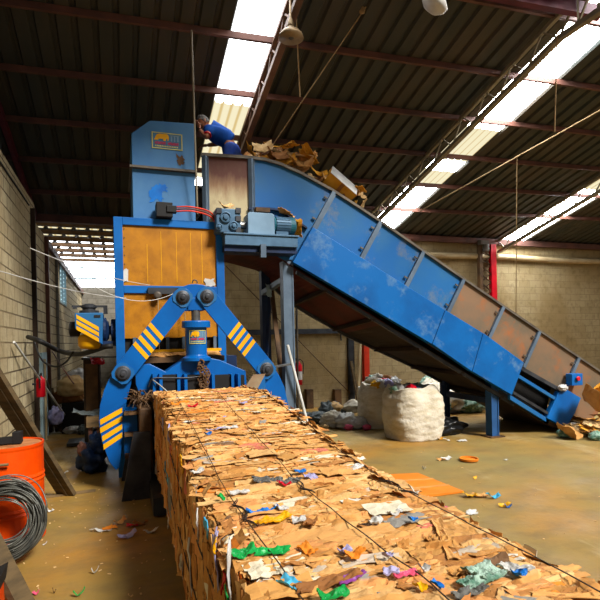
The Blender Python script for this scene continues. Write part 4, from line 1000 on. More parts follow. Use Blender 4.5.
for p in ((.47, 1.55, .22, .1), (1.15, 2.1, .2, .12), (.62, 2.3, .2, .08), (.72, 1.32, .2, .1), (1.2, 2.75, .22, .13), (.85, 3.2, .2, .14)):
    flake(Vector((p[0], p[1], ztop(p[1]) + .022)), EX, EY, EZ, p[2], p[3], .01, .012, pick(), 6, 4)
me.from_pydata(BV, [], BF)
ca = me.color_attributes.new('Col', 'FLOAT_COLOR', 'POINT')
ca.data.foreach_set('color', [v for c in BC for v in c])
BA = empty('cardboard_bale', (.93, 3.2, 0), 'long wire tied bale of compressed cardboard coming out of the baler', 'bale')
link('baled_cardboard', me, M['bale'], BA)
def wirepath(f, off=0.0, y0=.6, y1=5.7, k=90):
    return [Vector((BX0 + (BX1 - BX0) * f + off + .012 * noise.noise((yy * 2.1, f * 9, off * 90)), yy, ztop(yy) + .024 + .01 * noise.noise((yy * 5, f * 7, 2)))) for yy in [y0 + (y1 - y0) * i / k for i in range(k + 1)]]
for f in (.12, .48, .9):
    for off in (0,):
        bm = NB(); tube(bm, wirepath(f, off + (.01 if f != .12 else 0)), .0026, 5); obj('tie_wire', bm, M['tie'], BA)
    yk = U(2.0, 2.6); bm = NB()
    for t in range(2):
        y_ = yk + t * .01; xx = BX0 + (BX1 - BX0) * f
        tube(bm, [Vector((xx + .02 * cos(a * .9 + t), y_ + a * .03, ztop(y_) + .03 + .008 * sin(a * .9 + t))) for a in range(14)], .003, 5)
    obj('wire_twist', bm, M['tie'], BA)
for z_ in (.35, .7):
    bm = NB(); tube(bm, [Vector((BX0 - .026 - .006 * noise.noise((yy * 4, z_, 1)), yy, zbot(yy) + z_)) for yy in [.7 + i * .12 for i in range(40)]], .004, 5); obj('tie_wire', bm, M['tie'], BA)
SC = [  # px, py, width m, depth m, turn, material, what
    (262, 508, .2, .075, .05, 'blue_p', 'blue printed packet'), (281, 507, .07, .075, .1, 'white', 'white end of the packet'), (272, 518, .24, .06, .35, 'yellow_p', 'yellow packet'),
    (268, 479, .22, .11, -.1, 'grey_p', 'dark grey sheet'), (290, 480, .16, .07, .1, 'grey_p', 'dark grey sheet'), (284, 483, .1, .03, .1, 'red_p', 'red print on a grey sheet'),
    (243, 551, .13, .07, .1, 'green_p', 'green plastic wrapper'), (273, 549, .17, .055, -.3, 'green_p', 'green plastic wrapper'), (252, 546, .035, .05, 0, 'red_p', 'small red scrap'),
    (239, 491, .14, .05, .1, 'white', 'white torn paper'), (221, 497, .03, .05, .6, 'green_p', 'small green scrap'), (197, 470, .1, .06, .5, 'white', 'white torn paper at the left edge'),
    (289, 582, .05, .1, .5, 'sky_p', 'light blue bottle'), (352, 577, .14, .03, .2, 'purple_p', 'purple wrapper'), (333, 593, .13, .05, .1, 'green_p', 'flat green scrap'),
    (484, 571, .16, .12, .2, 'palegreen_p', 'crumpled pale green film'), (476, 580, .15, .07, .1, 'palegreen_p', 'crumpled pale green film'), (508, 566, .07, .07, .2, 'white', 'white film'), (519, 572, .05, .05, .3, 'blue_p', 'bright blue scrap'), (526, 567, .07, .03, -.4, 'white', 'white strip near the right edge'),
    (299, 518, .08, .05, -.2, 'white', 'white card'), (388, 555, .05, .03, .3, 'lilac_p', 'lilac scrap'), (391, 571, .07, .035, -.5, 'lilac_p', 'lilac scrap'), (424, 568, .04, .04, .2, 'white', 'white card'), (413, 519, .04, .04, 0, 'blue_p', 'small blue scrap'), (355, 467, .12, .07, .3, 'white', 'white crumpled film'),
    (310, 476, .07, .1, .4, 'lilac_p', 'lilac crumpled film'), (375, 520, .06, .07, .6, 'white', 'white twisted paper'), (216, 428, .2, .04, -.05, 'lilac_p', 'pale lilac strip'), (230, 427, .16, .05, .1, 'white', 'white film strip'), (208, 432, .06, .05, .2, 'blue_p', 'blue scrap on the rear of the bale'),
    (221, 417, .2, .04, .1, 'lilac_p', 'purplish strip'), (193, 405, .12, .06, 0, 'red_p', 'reddish printed flap'), (180, 402, .2, .08, .1, 'card_o', 'orange card at the rear of the bale'), (181, 411, .09, .07, .3, 'card_o', 'orange card scrap'), (253, 411, .24, .06, 0, 'white', 'long white strip at the rear right'), (243, 402, .08, .08, .3, 'lilac_p', 'pale twisted film'),
    (300, 470, .09, .05, 0, 'blue_p', 'blue grey film'), (420, 585, .05, .04, .2, 'yellow_p', 'small yellow scrap'), (437, 583, .03, .05, .4, 'blue_p', 'dark blue scrap'), (406, 572, .12, .03, .1, 'pink_p', 'pink scrap'), (345, 548, .07, .04, .4, 'lilac_p', 'greyish scrap'), (395, 510, .1, .03, .2, 'white', 'whitish film'), (328, 580, .3, .06, .08, 'card4', 'dark folded cardboard flap'), (310, 520, .13, .06, 1.0, 'card4', 'brown cardboard tube'), (307, 546, .06, .1, .3, 'card_o', 'rolled orange card'), (355, 553, .1, .05, .3, 'card_o', 'folded orange flap'), (470, 589, .16, .05, .1, 'grey_p', 'dark grey print')]
for px, py, a, b, r, m, lb in SC:
    p = aZ(px, py, .98)
    for _ in range(8): p = aZ(px, py, ztop(p.y) + .03)
    bm = NB(); sheet(bm, p - EZ * .008, a * .75, b * .8, r, (U(-.08, .12), U(-.08, .08)), .016, 24, U(0, .01), thick=.006, nx=14, ny=10, ragged=.07)
    o = obj('plastic_scrap' if m not in ('card_o', 'card4', 'grey_p') else 'card_scrap', bm, M[m], BA); o['label'] = lb
for px, py, h, b, m, lb in ((190, 565, .3, .03, 'white', 'long white strip on the shaded left side'), (217, 560, .22, .05, 'lilac_p', 'pale twisted film on the shaded left side'), (229, 575, .2, .05, 'white', 'white film on the shaded left side'), (224, 582, .06, .05, 'red_p', 'red striped scrap on the shaded left side'), (229, 598, .07, .05, 'green_p', 'green scrap on the shaded left side'), (199, 526, .14, .03, 'white', 'white scrap on the shaded left side'), (206, 528, .08, .035, 'sky_p', 'blue scrap on the shaded left side'), (182, 463, .1, .06, 'yellow_p', 'yellow scrap on the shaded left side'), (168, 518, .16, .03, 'white', 'small white scrap near the lower left edge'), (168, 473, .16, .05, 'sky_p', 'grey blue scrap on the shaded left side'), (169, 434, .13, .06, 'lilac_p', 'grey white scrap at the rear left side'), (163, 424, .1, .05, 'lilac_p', 'grey scrap at the rear left side'), (219, 545, .05, .03, 'yellow_p', 'yellowish scrap at the upper left edge')):
    p = aX(px, py, BX0 - .035); bm = NB(); sheet(bm, p, b, h, 0, (pi / 2, 0), .02, 9, 0, thick=.005, nx=5, ny=9, ragged=.35)
    for v in bm.verts:
        q = v.co - p; v.co = p + Vector((q.y, q.x, q.z))
    o = obj('plastic_scrap', bm, M[m], BA, smooth=True); o['label'] = lb

# ------------------------------------------------------------------ sacks and rubbish on the right
p = aZ(416, 438); bb = empty('bulk_bag', (p.x, p.y + .1, 0), 'big white woven bulk bag standing full beneath the conveyor', 'bag')
def bulkbag(root, w_, h_, m):
    bm = NB(); rings = []; sd = U(0, 50); nz, nk = 44, 64
    for j in range(nz + 1):
        t = j / nz; r_ = []
        bul = .5 * w_ * (.93 + .13 * sin(pi * min(1, t * 1.05)) - (.10 * max(0, t - .82) / .18))
        for k in range(nk):
            a = 2 * pi * k / nk; cx, cy = cos(a), sin(a); sq = (abs(cx) ** 3.2 + abs(cy) ** 3.2) ** (-1 / 3.2)
            f = bul * sq * (1 + .06 * noise.noise((cx * 2 + sd, cy * 2, t * 3)) + .03 * noise.noise((cx * 4 + sd, cy * 4, t * 11 + cx * 2)) + .02 * noise.noise((cx * 9 + sd, cy * 9, t * 24 + cy * 4)))
            z = t * h_ * (1 + .1 * noise.noise((cx * 1.5, cy * 1.5 + sd, 3)))
            r_.append(bm.verts.new(root.location + Vector((cx * f, cy * f, z))))
        rings.append(r_)
    inner = [bm.verts.new(root.location + (v.co - root.location) * .9 * 1.0) for v in rings[-1]]
    for v in inner: v.co.z = h_ * .86
    rings.append(inner)
    for a, b in zip(rings, rings[1:]):
        for k in range(nk): bm.faces.new((a[k], a[(k + 1) % nk], b[(k + 1) % nk], b[k]))
    bm.faces.new(rings[0][::-1]); bm.faces.new(rings[-1])
    return obj('bag_body', bm, m, root, smooth=True)
bulkbag(bb, .9, .9, M['weave'])
cm = ['white', 'red_p', 'weave', 'card4', 'palegreen_p', 'blue_p', 'white', 'yellow_p', 'weave', 'lilac_p', 'white']
for i in range(16):
    a, r = U(0, 2 * pi), U(0, .3); q = bb.location + Vector((cos(a) * r, sin(a) * r, .78)); bm = NB(); blob(bm, q, U(.08, .16), U(.08, .15), U(.06, .1), .5, 3, nu=14, nv=9); obj('plastic_filling', bm, M[cm[i % 11]], bb, smooth=True)
p = aZ(386, 428); b2 = empty('bulk_bag', (p.x + .05, p.y + .3, 0), 'slumped white bulk bag of plastic film behind the big white bag', 'bag'); bulkbag(b2, .8, .86, M['weave'])
for i in range(14):
    a, r = U(0, 2 * pi), U(0, .33); q = b2.location + Vector((cos(a) * r, sin(a) * r, .76 + .14 * (1 - r / .33))); bm = NB(); blob(bm, q, U(.08, .17), U(.08, .16), U(.06, .11), .5, 3, nu=14, nv=9); obj('plastic_filling', bm, M[cm[(i * 3) % 11]], b2, smooth=True)
def sackthing(name, px, py, rx, ry, rz, m, lb, cat='sack', amp=.2, dy=.0, fr=2.4, fine=.14, group=None):
    p = aZ(px, py); p = p + Vector((0, dy, 0)); bm = NB(); blob(bm, p, rx, ry, rz, amp, fr, fine=fine); return tag(obj(name, bm, M[m], origin=p, smooth=True), lb, cat, group)
sackthing('rubbish_sack', 455, 436.5, .36, .28, .17, 'black_bag', 'black plastic rubbish sack beside the big white bulk bag', dy=.3, amp=.4, fr=2.0, fine=.14)
# white film heap behind the conveyor
p = aZ(482, 418)
for i, (dx, dy, r, h, m) in enumerate(((-.35, .9, .5, .38, 'weave'), (.1, .8, .5, .42, 'white'), (.5, .9, .5, .33, 'white'), (-.05, 1.2, .45, .5, 'palegreen_p'), (.85, 1.1, .4, .22, 'weave'), (.2, .6, .34, .22, 'palegreen_p'), (-.5, .6, .25, .18, 'palegreen_p'), (.15, 1.0, .24, .5, 'card_o'))):
    bm = NB(); q = p + Vector((dx * 1.25 + .1, dy + .25, 0)); blob(bm, q, r * 1.25, r * .85, h * 1.1, .3, 3, fine=.16, nu=40, nv=26); tag(obj('plastic_film_bundle', bm, M[m], origin=q, smooth=True), ('cream left', 'white middle', 'white right-hand', 'pale green rear', 'cream outermost right', 'low green tinted middle', 'small pale green leftmost', 'orange')[i] + ' bundle in the plastic film heap seen under the conveyor', 'bundle')
# rubbish heap by the back wall
for args in ((310, 423, .28, .2, .1, 'grey_bag', 'dark grey rolled sack lying leftmost in the heap by the back wall', .3), (322, 425, .34, .2, .13, 'grey_bag', 'grey green tarpaulin bundle in the heap by the back wall', .25), (334, 427, .26, .22, .17, 'weave', 'off-white crumpled bag in front of the grey tarpaulin', .05), (346, 428, .22, .2, .16, 'white', 'white film bundle with red scraps at the heap front', .0), (358, 428, .2, .18, .12, 'white', 'white plastic bundle at the right front of the heap', .0), (340, 424, .28, .2, .22, 'grey_bag', 'grey bag beneath the white sack in the heap', .5)):
    px, py, rx, ry, rz, m, lb, dy = args; sackthing('rubbish_bag', px, py, rx, ry, rz, m, lb, 'bag', .3, dy, 3.0, .24)
def fl(px, py, pz, name, rx, ry, rz, m, lb, cat, dy=0.0, amp=.25):
    p = aZ(px, py); p = aY(px, pz, p.y + dy); bm = NB(); blob(bm, p - Vector((0, 0, rz * .8)), rx, ry, rz, amp, 2.6, fine=.08); return tag(obj(name, bm, M[m], origin=p, smooth=True), lb, cat)
fl(354, 424, 407, 'filled_sack', .24, .18, .15, 'weave', 'cream filled sack lying on top of the rubbish heap', 'sack', .45)
fl(335, 424, 408, 'open_bag', .15, .14, .13, 'card3', 'pale open-mouthed bag standing on the rubbish heap', 'bag', .4)
fl(367, 424, 400, 'cloth_bundle', .14, .12, .12, 'blue_p', 'blue cloth bundle on the heap beside the slumped bulk bag', 'cloth', .4)
fl(373, 424, 395, 'cloth_bundle', .15, .1, .13, 'red_p', 'red cloth leaning against the slumped bulk bag', 'cloth', .45)
fl(373, 424, 388, 'film_bundle', .13, .1, .1, 'white', 'white film crumpled above the red cloth', 'film', .5)
fl(366, 424, 409, 'tyre_scrap', .12, .1, .1, 'black', 'black rubber scrap beside the cream sack', 'scrap', .3)
for px, py, m, lb in ((340, 426, 'red_p', 'red wrapper at the front of the rubbish heap'), (346, 429, 'pink_p', 'pink wrapper at the front of the rubbish heap'), (368, 426, 'red_p', 'red wrapper at the right end of the rubbish heap'), (352, 428, 'palegreen_p', 'green tinted wrapper at the front of the heap'), (322, 429, 'card3', 'pale scrap at the left front of the heap'), (358, 426, 'red_p', 'small red scrap in the white bundle'), (364, 429, 'pink_p', 'pink scrap near the right end of the heap')):
    p = aZ(px, py); bm = NB(); blob(bm, p - Vector((0, .12, 0)), .09, .06, .06, .5, 3, nu=14, nv=9); tag(obj('wrapper', bm, M[m], origin=p, smooth=True), lb, 'wrapper')
p = aZ(365, 425); q = aY(365, 398, p.y + 1.0); bm = NB(); lathe(bm, (q.x, q.y, 0), [(.13, 0), (.15, .02), (.15, q.z + .2), (.16, q.z + .24), (.14, q.z + .26)], 18); jug = tag(obj('plastic_tub', bm, M['white'], origin=q), 'white plastic tub with a green label behind the heap', 'tub')
bm = NB(); lathe(bm, (q.x, q.y, 0), [(.1505, q.z + .0), (.152, q.z + .01), (.152, q.z + .15), (.1505, q.z + .16)], 18); obj('green_label', bm, M['palegreen_p'], jug)
# leaning bars, boards and extinguisher by the back
def pole(name, a, b, r, m, lb, cat='pole', flat=None):
    bm = NB()
    if flat: bar(bm, a, b, *flat)
    else: tube(bm, [a, b], r, 8)
    return tag(obj(name, bm, M[m], origin=min((a, b), key=lambda v: v.z)), lb, cat)
pole('metal_pipe', aZ(316, 457), aY(287.5, 345, 7.05), .022, 'white_paint', 'thin pale pipe leaning beside the red fire extinguisher', 'pipe')
pole('timber_lath', aZ(300, 428, 0), aY(290, 368, 9.5), 0, 'wood', 'brown lath leaning behind the right squeeze arm', 'timber', (.07, .03))
pole('timber_lath', aZ(296, 431, 0), aY(289, 362, 9.3), 0, 'rail', 'grey bar leaning behind the right squeeze arm', 'bar', (.05, .04))
pole('steel_bar', aZ(292, 432, 0), aY(281, 300, 9.0), 0, 'steel', 'tall grey bar standing behind the conveyor front leg', 'bar', (.04, .03))
Z0 = lambda v: Vector((v.x, v.y, 0.0))
pole('timber_plank', Z0(aY(359, 400, 11.9)), aY(351, 361, 12.1), 0, 'wood_dark', 'plank leaning against the dark steel door frame', 'timber', (.1, .03))
pole('grey_tube', Z0(aY(357.5, 396, 11.95)), aY(360.5, 336, 12.0), .045, 'pvc', 'grey drain pipe standing beside the orange red post', 'pipe')
pole('thin_post', Z0(aY(298, 395, 12.1)), aY(296, 270, 12.1), .03, 'rail', 'slim pale post in front of the back wall by the conveyor leg', 'post')
pole('steel_rod', aY(268, 368, 6.5), aY(291, 364, 7.1), .018, 'steel', 'short rod reaching from the right arm pin to the conveyor leg', 'rod')
def extinguisher(root, c, h, r, facing, label=True):
    bm = NB(); lathe(bm, c, [(r * .9, 0), (r, .02), (r, h * .72), (r * .8, h * .8), (r * .35, h * .86), (r * .3, h * .9)], 18); obj('cylinder', bm, M['red'], root, smooth=True)
    if label:
      bm = NB(); lathe(bm, c, [(r * 1.005, h * .2), (r * 1.02, h * .21), (r * 1.02, h * .5), (r * 1.005, h * .51)], 18); obj('paper_label', bm, M['white'], root)
    bm = NB(); bar(bm, c + EZ * h * .9, c + EZ * h * .98 + facing * .06, .03, .03); bar(bm, c + EZ * h * .92, c + EZ * h * .9 + facing * .09, .02, .02); obj('valve_handle', bm, M['black'], root)
    bm = NB(); tube(bm, curve_pts([c + EZ * h * .9, c + EZ * h * .95 - facing * .06, c + EZ * h * .8 - facing * (r + .04), c + EZ * h * .4 - facing * (r + .03)], 5), .012, 6); obj('hose', bm, M['black'], root)
p = aY(298.5, 385, 12.17); ex = empty('fire_extinguisher', p, 'red fire extinguisher hanging on the ochre back wall', 'extinguisher'); extinguisher(ex, p, .68, .1, Vector((-1, 0, 0)))
bm = NB(); box(bm, p.x - .05, p.x + .05, p.y + .09, 12.3, p.z + .4, p.z + .44); obj('wall_bracket', bm, M['dark_steel'], ex)
p = aX(41, 397, XL + .17); ex = empty('fire_extinguisher', p, 'dark red fire extinguisher hanging on the left wall', 'extinguisher'); extinguisher(ex, p, .38, .07, Vector((0, 1, 0)), False)
bm = NB(); box(bm, XL + .05, p.x - .06, p.y - .04, p.y + .04, p.z + .2, p.z + .23); obj('wall_bracket', bm, M['dark_steel'], ex)
# cardboard heap at the right edge
pc = aZ(585, 440)
prof2 = [((588, 443), .5, .3, 'card', 0), ((577, 441), .3, .22, 'white', 0), ((570, 440), .3, .2, 'palegreen_p', 0), ((596, 446), .4, .3, 'card4', 0)]
hp2 = [(568, 437, .02), (575, 436, .05), (583, 438, .1), (590, 440, .14), (598, 442, .16), (580, 428, .16), (590, 428, .22), (598, 430, .26), (584, 420, .24), (592, 424, .3), (600, 424, .34), (606, 434, .2), (604, 416, .4), (575, 431, .12), (612, 425, .3), (620, 434, .2), (588, 434, .3)]
for i, (px, py, hz_) in enumerate(hp2):
    q = aY(px, py, 6.55 + .25 * (i % 3)); q.z = max(q.z, .02); bm = NB()
    sheet(bm, q, U(.3, .5), U(.25, .4), U(0, pi), (U(-.1, .55), U(-.35, .35)), U(.03, .08), 5, U(-.05, .1), thick=.01)
    mn = min(v.co.z for v in bm.verts)
    if mn < .005:
        for v in bm.verts: v.co.z += .005 - mn
    tag(obj('cardboard_piece', bm, M[('card', 'card3', 'card2', 'card')[i % 4]], origin=q), 'crumpled cardboard piece in the heap by the conveyor tail at the right edge', 'cardboard', 'cardboard heap at the right edge')
for px, py, m, lb in ((574, 431, 'white', 'white film lying at the left of the right edge cardboard heap'), (566, 437, 'palegreen_p', 'pale green film at the left tip of the cardboard heap'), (598, 440, 'palegreen_p', 'greenish film low in the cardboard heap at the frame edge')):
    q = aZ(px, py); bm = NB(); blob(bm, q, .16, .1, .08, .5, 3, fine=.15, nu=20, nv=12); tag(obj('film_scrap', bm, M[m], origin=q, smooth=True), lb, 'scrap')
q = aY(596, 408, 6.6); bm = NB(); sheet(bm, q, .62, .5, .2, (.5, .25), .06, 4, .3, thick=.012); tag(obj('cardboard_flap', bm, M['card'], origin=q), 'large curled cardboard sheet on top of the right edge heap', 'cardboard')
q = aY(600, 395, 6.6); bm = NB(); sheet(bm, q, .3, .3, .9, (.8, -.3), .05, 4, .2, thick=.012); tag(obj('cardboard_flap', bm, M['card2'], origin=q), 'upright torn cardboard at the very top of the right edge heap', 'cardboard')
q = aZ(568, 433); bm = NB(); lathe(bm, (q.x, q.y, 0), [(.07, 0), (.075, .01), (.075, .14), (.06, .15)], 14); tag(obj('card_tub', bm, M['card_o'], origin=q), 'small orange tub beside the conveyor tail', 'tub')
# things lying on the open floor
pts = [aZ(*q) for q in ((385, 476), (418, 474.5), (464, 493), (412, 500), (360, 500))]; bm = NB()
tv = [bm.verts.new((p.x, p.y, .022 + .012 * (i == 3))) for i, p in enumerate(pts)]; bv = [bm.verts.new((p.x, p.y, .004)) for p in pts]
bm.faces.new(tv); bm.faces.new(bv[::-1])
for i in range(5): bm.faces.new((tv[i], bv[i], bv[(i + 1) % 5], tv[(i + 1) % 5]))
cs = tag(obj('cardboard_sheet', bm, M['card_o'], origin=pts[0]), 'flat orange brown cardboard sheet lying beside the bale', 'cardboard')
for t in (.36, .7):
    bm = NB(); a, b = pts[1].lerp(pts[2], t), pts[0].lerp(pts[3], t); bar(bm, (a.x, a.y, .026), (b.x, b.y, .03), .02, .012); obj('crease', bm, M['card'], cs)
p = aZ(469, 461); bm = NB(); lathe(bm, (p.x, p.y, .012), [(.115, 0), (.125, .0), (.13, .03), (.125, .033), (.115, .03), (.115, .008)], 26); tag(obj('card_ring', bm, M['card_o'], origin=p), 'orange card tray lying on the open floor', 'tray')
LIT = [(446, 460, .14, .08, 'white', 'white scrap beside the orange card tray'), (441, 460.5, .1, .06, 'card', 'brown scrap left of the orange card tray'), (470, 497, .13, .1, 'yellow_p', 'yellow card scrap right of the flat cardboard sheet'), (481, 497, .14, .08, 'card', 'folded brown scrap between yellow and blue scraps'), (493, 498.5, .14, .05, 'sky_p', 'light blue scrap right of the flat cardboard sheet'), (505, 507, .1, .05, 'yellow_p', 'small yellow and blue scrap on the open floor'), (508, 507.5, .06, .04, 'blue_p', 'tiny dark blue scrap beside the small yellow one'), (471, 514, .11, .06, 'white', 'white paper scrap on the open floor'), (442, 512, .13, .06, 'pink_p', 'pink and white wrapper beside the bale edge'), (436, 511, .06, .05, 'card2', 'golden scrap left of the pink wrapper'), (424, 470, .04, .03, 'white', 'white speck above the flat cardboard sheet'), (506, 461, .05, .04, 'white', 'white bit on the open floor toward the conveyor'), (475, 479, .05, .03, 'yellow_p', 'yellow bit near the middle of the open floor'), (447, 441, .1, .05, 'white', 'white scrap in front of the black sack'), (461, 441.5, .16, .06, 'white', 'film scrap on the floor left of the lower conveyor leg'), (440, 440, .1, .06, 'card2', 'golden scrap by the bulk bag base'),
       (100, 532, .17, .035, 'white', 'white and pink strip in the left aisle'), (110, 529, .12, .05, 'card_o', 'orange scrap at the end of the white strip in the aisle'), (127, 538, .16, .06, 'lilac_p', 'grey white crumpled film in the shade left of the bale'), (151, 533, .1, .05, 'white', 'white scrap deep in the shade beside the bale'), (36, 595, .035, .03, 'pink_p', 'pink scrap at the bottom left'), (79, 597, .07, .03, 'green_p', 'green scrap at the bottom left'), (54, 594, .02, .02, 'grime', 'brown stub on the floor at the bottom left'), (45, 545, .03, .02, 'white', 'white bit beside the wire coil'), (50, 512, .06, .03, 'white', 'white bit behind the wire coil'), (65, 474, .08, .04, 'white', 'white bit beside the foot of the leaning steel channel'), (95, 574, .05, .02, 'white', 'small white scrap low in the left aisle'), (132, 527, .1, .05, 'red_p', 'reddish scrap in the shade beside the bale'), (140, 525, .12, .06, 'card4', 'brown scrap in the shade beside the bale'), (120, 524, .1, .05, 'card', 'tan scrap at the edge of the shade by the bale')]
for px, py, a, b, m, lb in LIT:
    p = aZ(px, py); bm = NB(); sheet(bm, p + EZ * .02, a, b, U(-.4, .4), (U(-.1, .1), U(-.1, .1)), .03, 12, U(0, .04), nx=8, ny=6, ragged=.35)
    mn = min(v.co.z for v in bm.verts)
    for v in bm.verts: v.co.z += .002 - mn
    tag(obj('litter_scrap', bm, M[m], origin=p), lb, 'scrap')
bm = NB()
for i in range(420):
    if i % 3: x, y = U(-1.3, .3), U(2.6, 10)
    else: x, y = U(1.7, 9), U(3, 9)
    s = U(.003, .013); sheet(bm, (x, y, .003), s * 2, s, U(0, 3), (0, 0), .004, 20, 0, nx=2, ny=2, thick=.004)
tag(obj('floor_litter', bm, M['card3'], origin=(0, 0, 0)), 'tiny crumbs of paper and card strewn over the floor', 'litter', kind='stuff')

# ------------------------------------------------------------------ left aisle
p = Vector((-1.02, 5.05, 0)); q = aZ(37, 548)
DR = .29; dc = aZ(3, 551); dc.y += DR; dr = empty('oil_drum', (dc.x, dc.y, 0), 'bright orange steel drum against the left wall', 'drum')
bm = NB(); H = .87; prof3 = [(DR * .98, 0), (DR * 1.02, .01), (DR * 1.02, .03), (DR, .04)]
for z in (H * .34, H * .66): prof3 += [(DR, z - .05), (DR * 1.03, z - .03), (DR * 1.0, z - .012), (DR * 1.03, z + .006), (DR, z + .03)]
prof3 += [(DR, H - .04), (DR * 1.02, H - .02), (DR * 1.02, H), (DR * .97, H), (DR * .965, H - .015)]
lathe(bm, (dc.x, dc.y, 0), prof3, 40); obj('drum_body', bm, M['orange_drum'], dr, smooth=False)
bm = NB(); lathe(bm, (dc.x, dc.y, 0), [(DR * .96, H - .02), (DR * .96, H - .012), (.02, H - .01)], 32); obj('drum_lid', bm, M['drum_lid'], dr)
t_ = aY(11, 455, dc.y - .02); bm = NB(); bar(bm, (t_.x - .3, dc.y - .06, H + .03), (t_.x + .03, dc.y, H + .03), .1, .05); box(bm, t_.x + .02, t_.x + .09, dc.y - .06, dc.y + .05, H + .0, H + .1)
tag(obj('hand_tool', bm, M['black'], origin=(t_.x, dc.y, H)), 'black tool lying on the orange drum lid', 'tool')
pole('steel_rod', aY(-8, 466, dc.y - DR - .04), aY(8.5, 464.5, dc.y - DR - .04), .012, 'wood', 'tan rod across the front of the orange drum', 'rod')
# wire coil leaning on the drum
cc = aY(4, 524, dc.y - DR - .32); cc.x -= .0
CR = (aY(47, 520, cc.y).x - cc.x) * .93
WC = empty('wire_coil', (cc.x, cc.y, 0), 'large coil of dark baling wire leaning on the orange drum', 'coil')
cz = CR + .07; tilt = .22
for k in range(70):
    r = CR * U(.66, 1.08) - .01; oy = U(-.075, .075); e1, e2 = U(-.03, .03), U(-.03, .03); ph = U(0, 6)
    pts = []
    for i in range(48):
        a = 2 * pi * i / 48; rr = r * (1 + .02 * sin(2 * a + ph)); z = cz + e2 + rr * sin(a); x = cc.x + e1 + rr * cos(a); yy = cc.y + oy + (z - cz) * tilt + .015 * sin(a * 3 + ph)
        pts.append(Vector((x, yy, max(z, .01))))
    bm = NB(); tube(bm, pts, .0055, 5, closed=True); obj('wire_turn', bm, M['wire'], WC, smooth=True)
# leaning channels
a = aZ(67, 495); b = aX(-22, 352, XL + .13)
d = (b - a); bm = NB(); bar(bm, a + EZ * .01, b, .05, .23, pi / 2); bar(bm, a + Vector((0, -.03, .01)), b + Vector((0, -.03, 0)), .03, .03)
tag(obj('steel_channel', bm, M['wood_dark'], origin=a), 'long brown channel leaning on the left wall behind the drum', 'beam')
bm = NB(); p = aZ(63, 496); bar(bm, p + Vector((-.25, 0, .012)), p + Vector((.35, .05, .012)), .06, .02); tag(obj('timber_batten', bm, M['wood'], origin=p), 'thin batten on the floor at the foot of the leaning channel', 'timber')
a = aZ(27, 612); b = aX(-75, 412, XL + .1); bm = NB(); bar(bm, a + EZ * .01, b, .05, .13, pi / 2); tag(obj('timber_plank', bm, M['wood_dark'], origin=a), 'plank leaning at the bottom left corner in front of the wire coil', 'timber')
p = aZ(-6, 628); st = empty('work_stool', p, 'dark low stand with an orange side at the bottom left corner', 'stand')
bm = NB(); q = aY(5, 580, p.y); box(bm, p.x - .35, p.x + .04, p.y, p.y + .3, q.z - .05, q.z + .02); obj('stand_top', bm, M['black'], st)
bm = NB(); box(bm, p.x - .3, p.x + .03, p.y + .02, p.y + .28, .0, q.z - .05); obj('stand_body', bm, M['orange_drum'], st)
# white rod and black hose on the left wall
pole('metal_rod', aZ(72, 428) + Vector((0, .2, 0)), aX(14, 342, XL + .05), .016, 'white_paint', 'thin white rod leaning across the left wall', 'rod')
bm = NB(); pts = [aX(28, 337, XL + .05), aX(40, 341, XL + .3), aY(60, 351, 8.6), aY(80, 354, 7.6), aY(104, 347, 7.1), aY(113, 346, 7.08)]; tube(bm, curve_pts(pts, 8), .035, 10); tag(obj('black_hose', bm, M['black'], origin=pts[0], smooth=True), 'thick black hose from the left wall to the striped motor housing', 'hose')
bm = NB(); pts = [aX(34, 342, XL + .05), aY(42, 360, 8.6), aY(55, 366.5, 8.2), aY(66, 362, 7.8), aY(73, 352, 7.5)]; tube(bm, curve_pts(pts, 8), .014, 8); tag(obj('black_cable', bm, M['black'], origin=pts[0], smooth=True), 'thin black cable drooping below the thick hose', 'cable')
bm = NB(); pts = [aX(52, 351, XL + .06), aY(64, 370, 9.5), aY(74, 384, 9.4)]; tube(bm, pts, .012, 6); tag(obj('dark_rod', bm, M['purlin'], origin=pts[-1]), 'thin dark rod slanting toward the sacks by the cabinet', 'rod')
# cabinet and clutter beyond
a, b = aY(83, 360, 8.0), aY(101, 424, 8.0); cbn = empty('control_cabinet', ((a.x + b.x) / 2, 8.2, 0), 'dark brown control cabinet standing left of the baler', 'cabinet')
bm = NB(); box(bm, a.x, b.x, 8.0, 8.4, .55, a.z); obj('cabinet_body', bm, M['belly_dark'], cbn, bevel=.01)
bm = NB(); box(bm, a.x - .02, b.x + .02, 7.97, 8.42, a.z, a.z + .03); obj('cabinet_top', bm, M['dark_steel'], cbn)
bm = NB(); box(bm, a.x + .03, b.x - .03, 7.985, 8.0, .65, a.z - .06); obj('cabinet_door', bm, M['grime'], cbn)
for x in (a.x, b.x - .05):
    for y in (8.0, 8.35): bm = NB(); box(bm, x, x + .05, y, y + .05, 0, .56); obj('cabinet_leg', bm, M['dark_steel'], cbn)
p = aY(90, 414, 7.8); bm = NB(); sheet(bm, p, .45, .3, .1, (.2, .1), .05, 5, .05); tag(obj('plastic_sheet', bm, M['grey_bag'], origin=p), 'grey sheet draped at the foot of the control cabinet', 'sheet')
tb = empty('steel_trestle', (aY(96, 420, 7.7).x, 7.7, 0), 'low dark trestle with brown boards in front of the cabinet', 'trestle')
a, b = aY(88, 417, 7.6), aY(103, 432, 7.6)
bm = NB(); box(bm, a.x - .02, b.x, 7.55, 7.95, a.z - .14, a.z); obj('board_stack', bm, M['wood'], tb)
for x in (a.x, b.x - .08):
    bm = NB(); box(bm, x, x + .05, 7.6, 7.65, 0, a.z - .14); obj('leg', bm, M['purlin'], tb)
for z in (.2, .42):
    bm = NB(); box(bm, a.x + .05, b.x - .08, 7.61, 7.64, z, z + .04); obj('rung', bm, M['steel_blue'], tb)
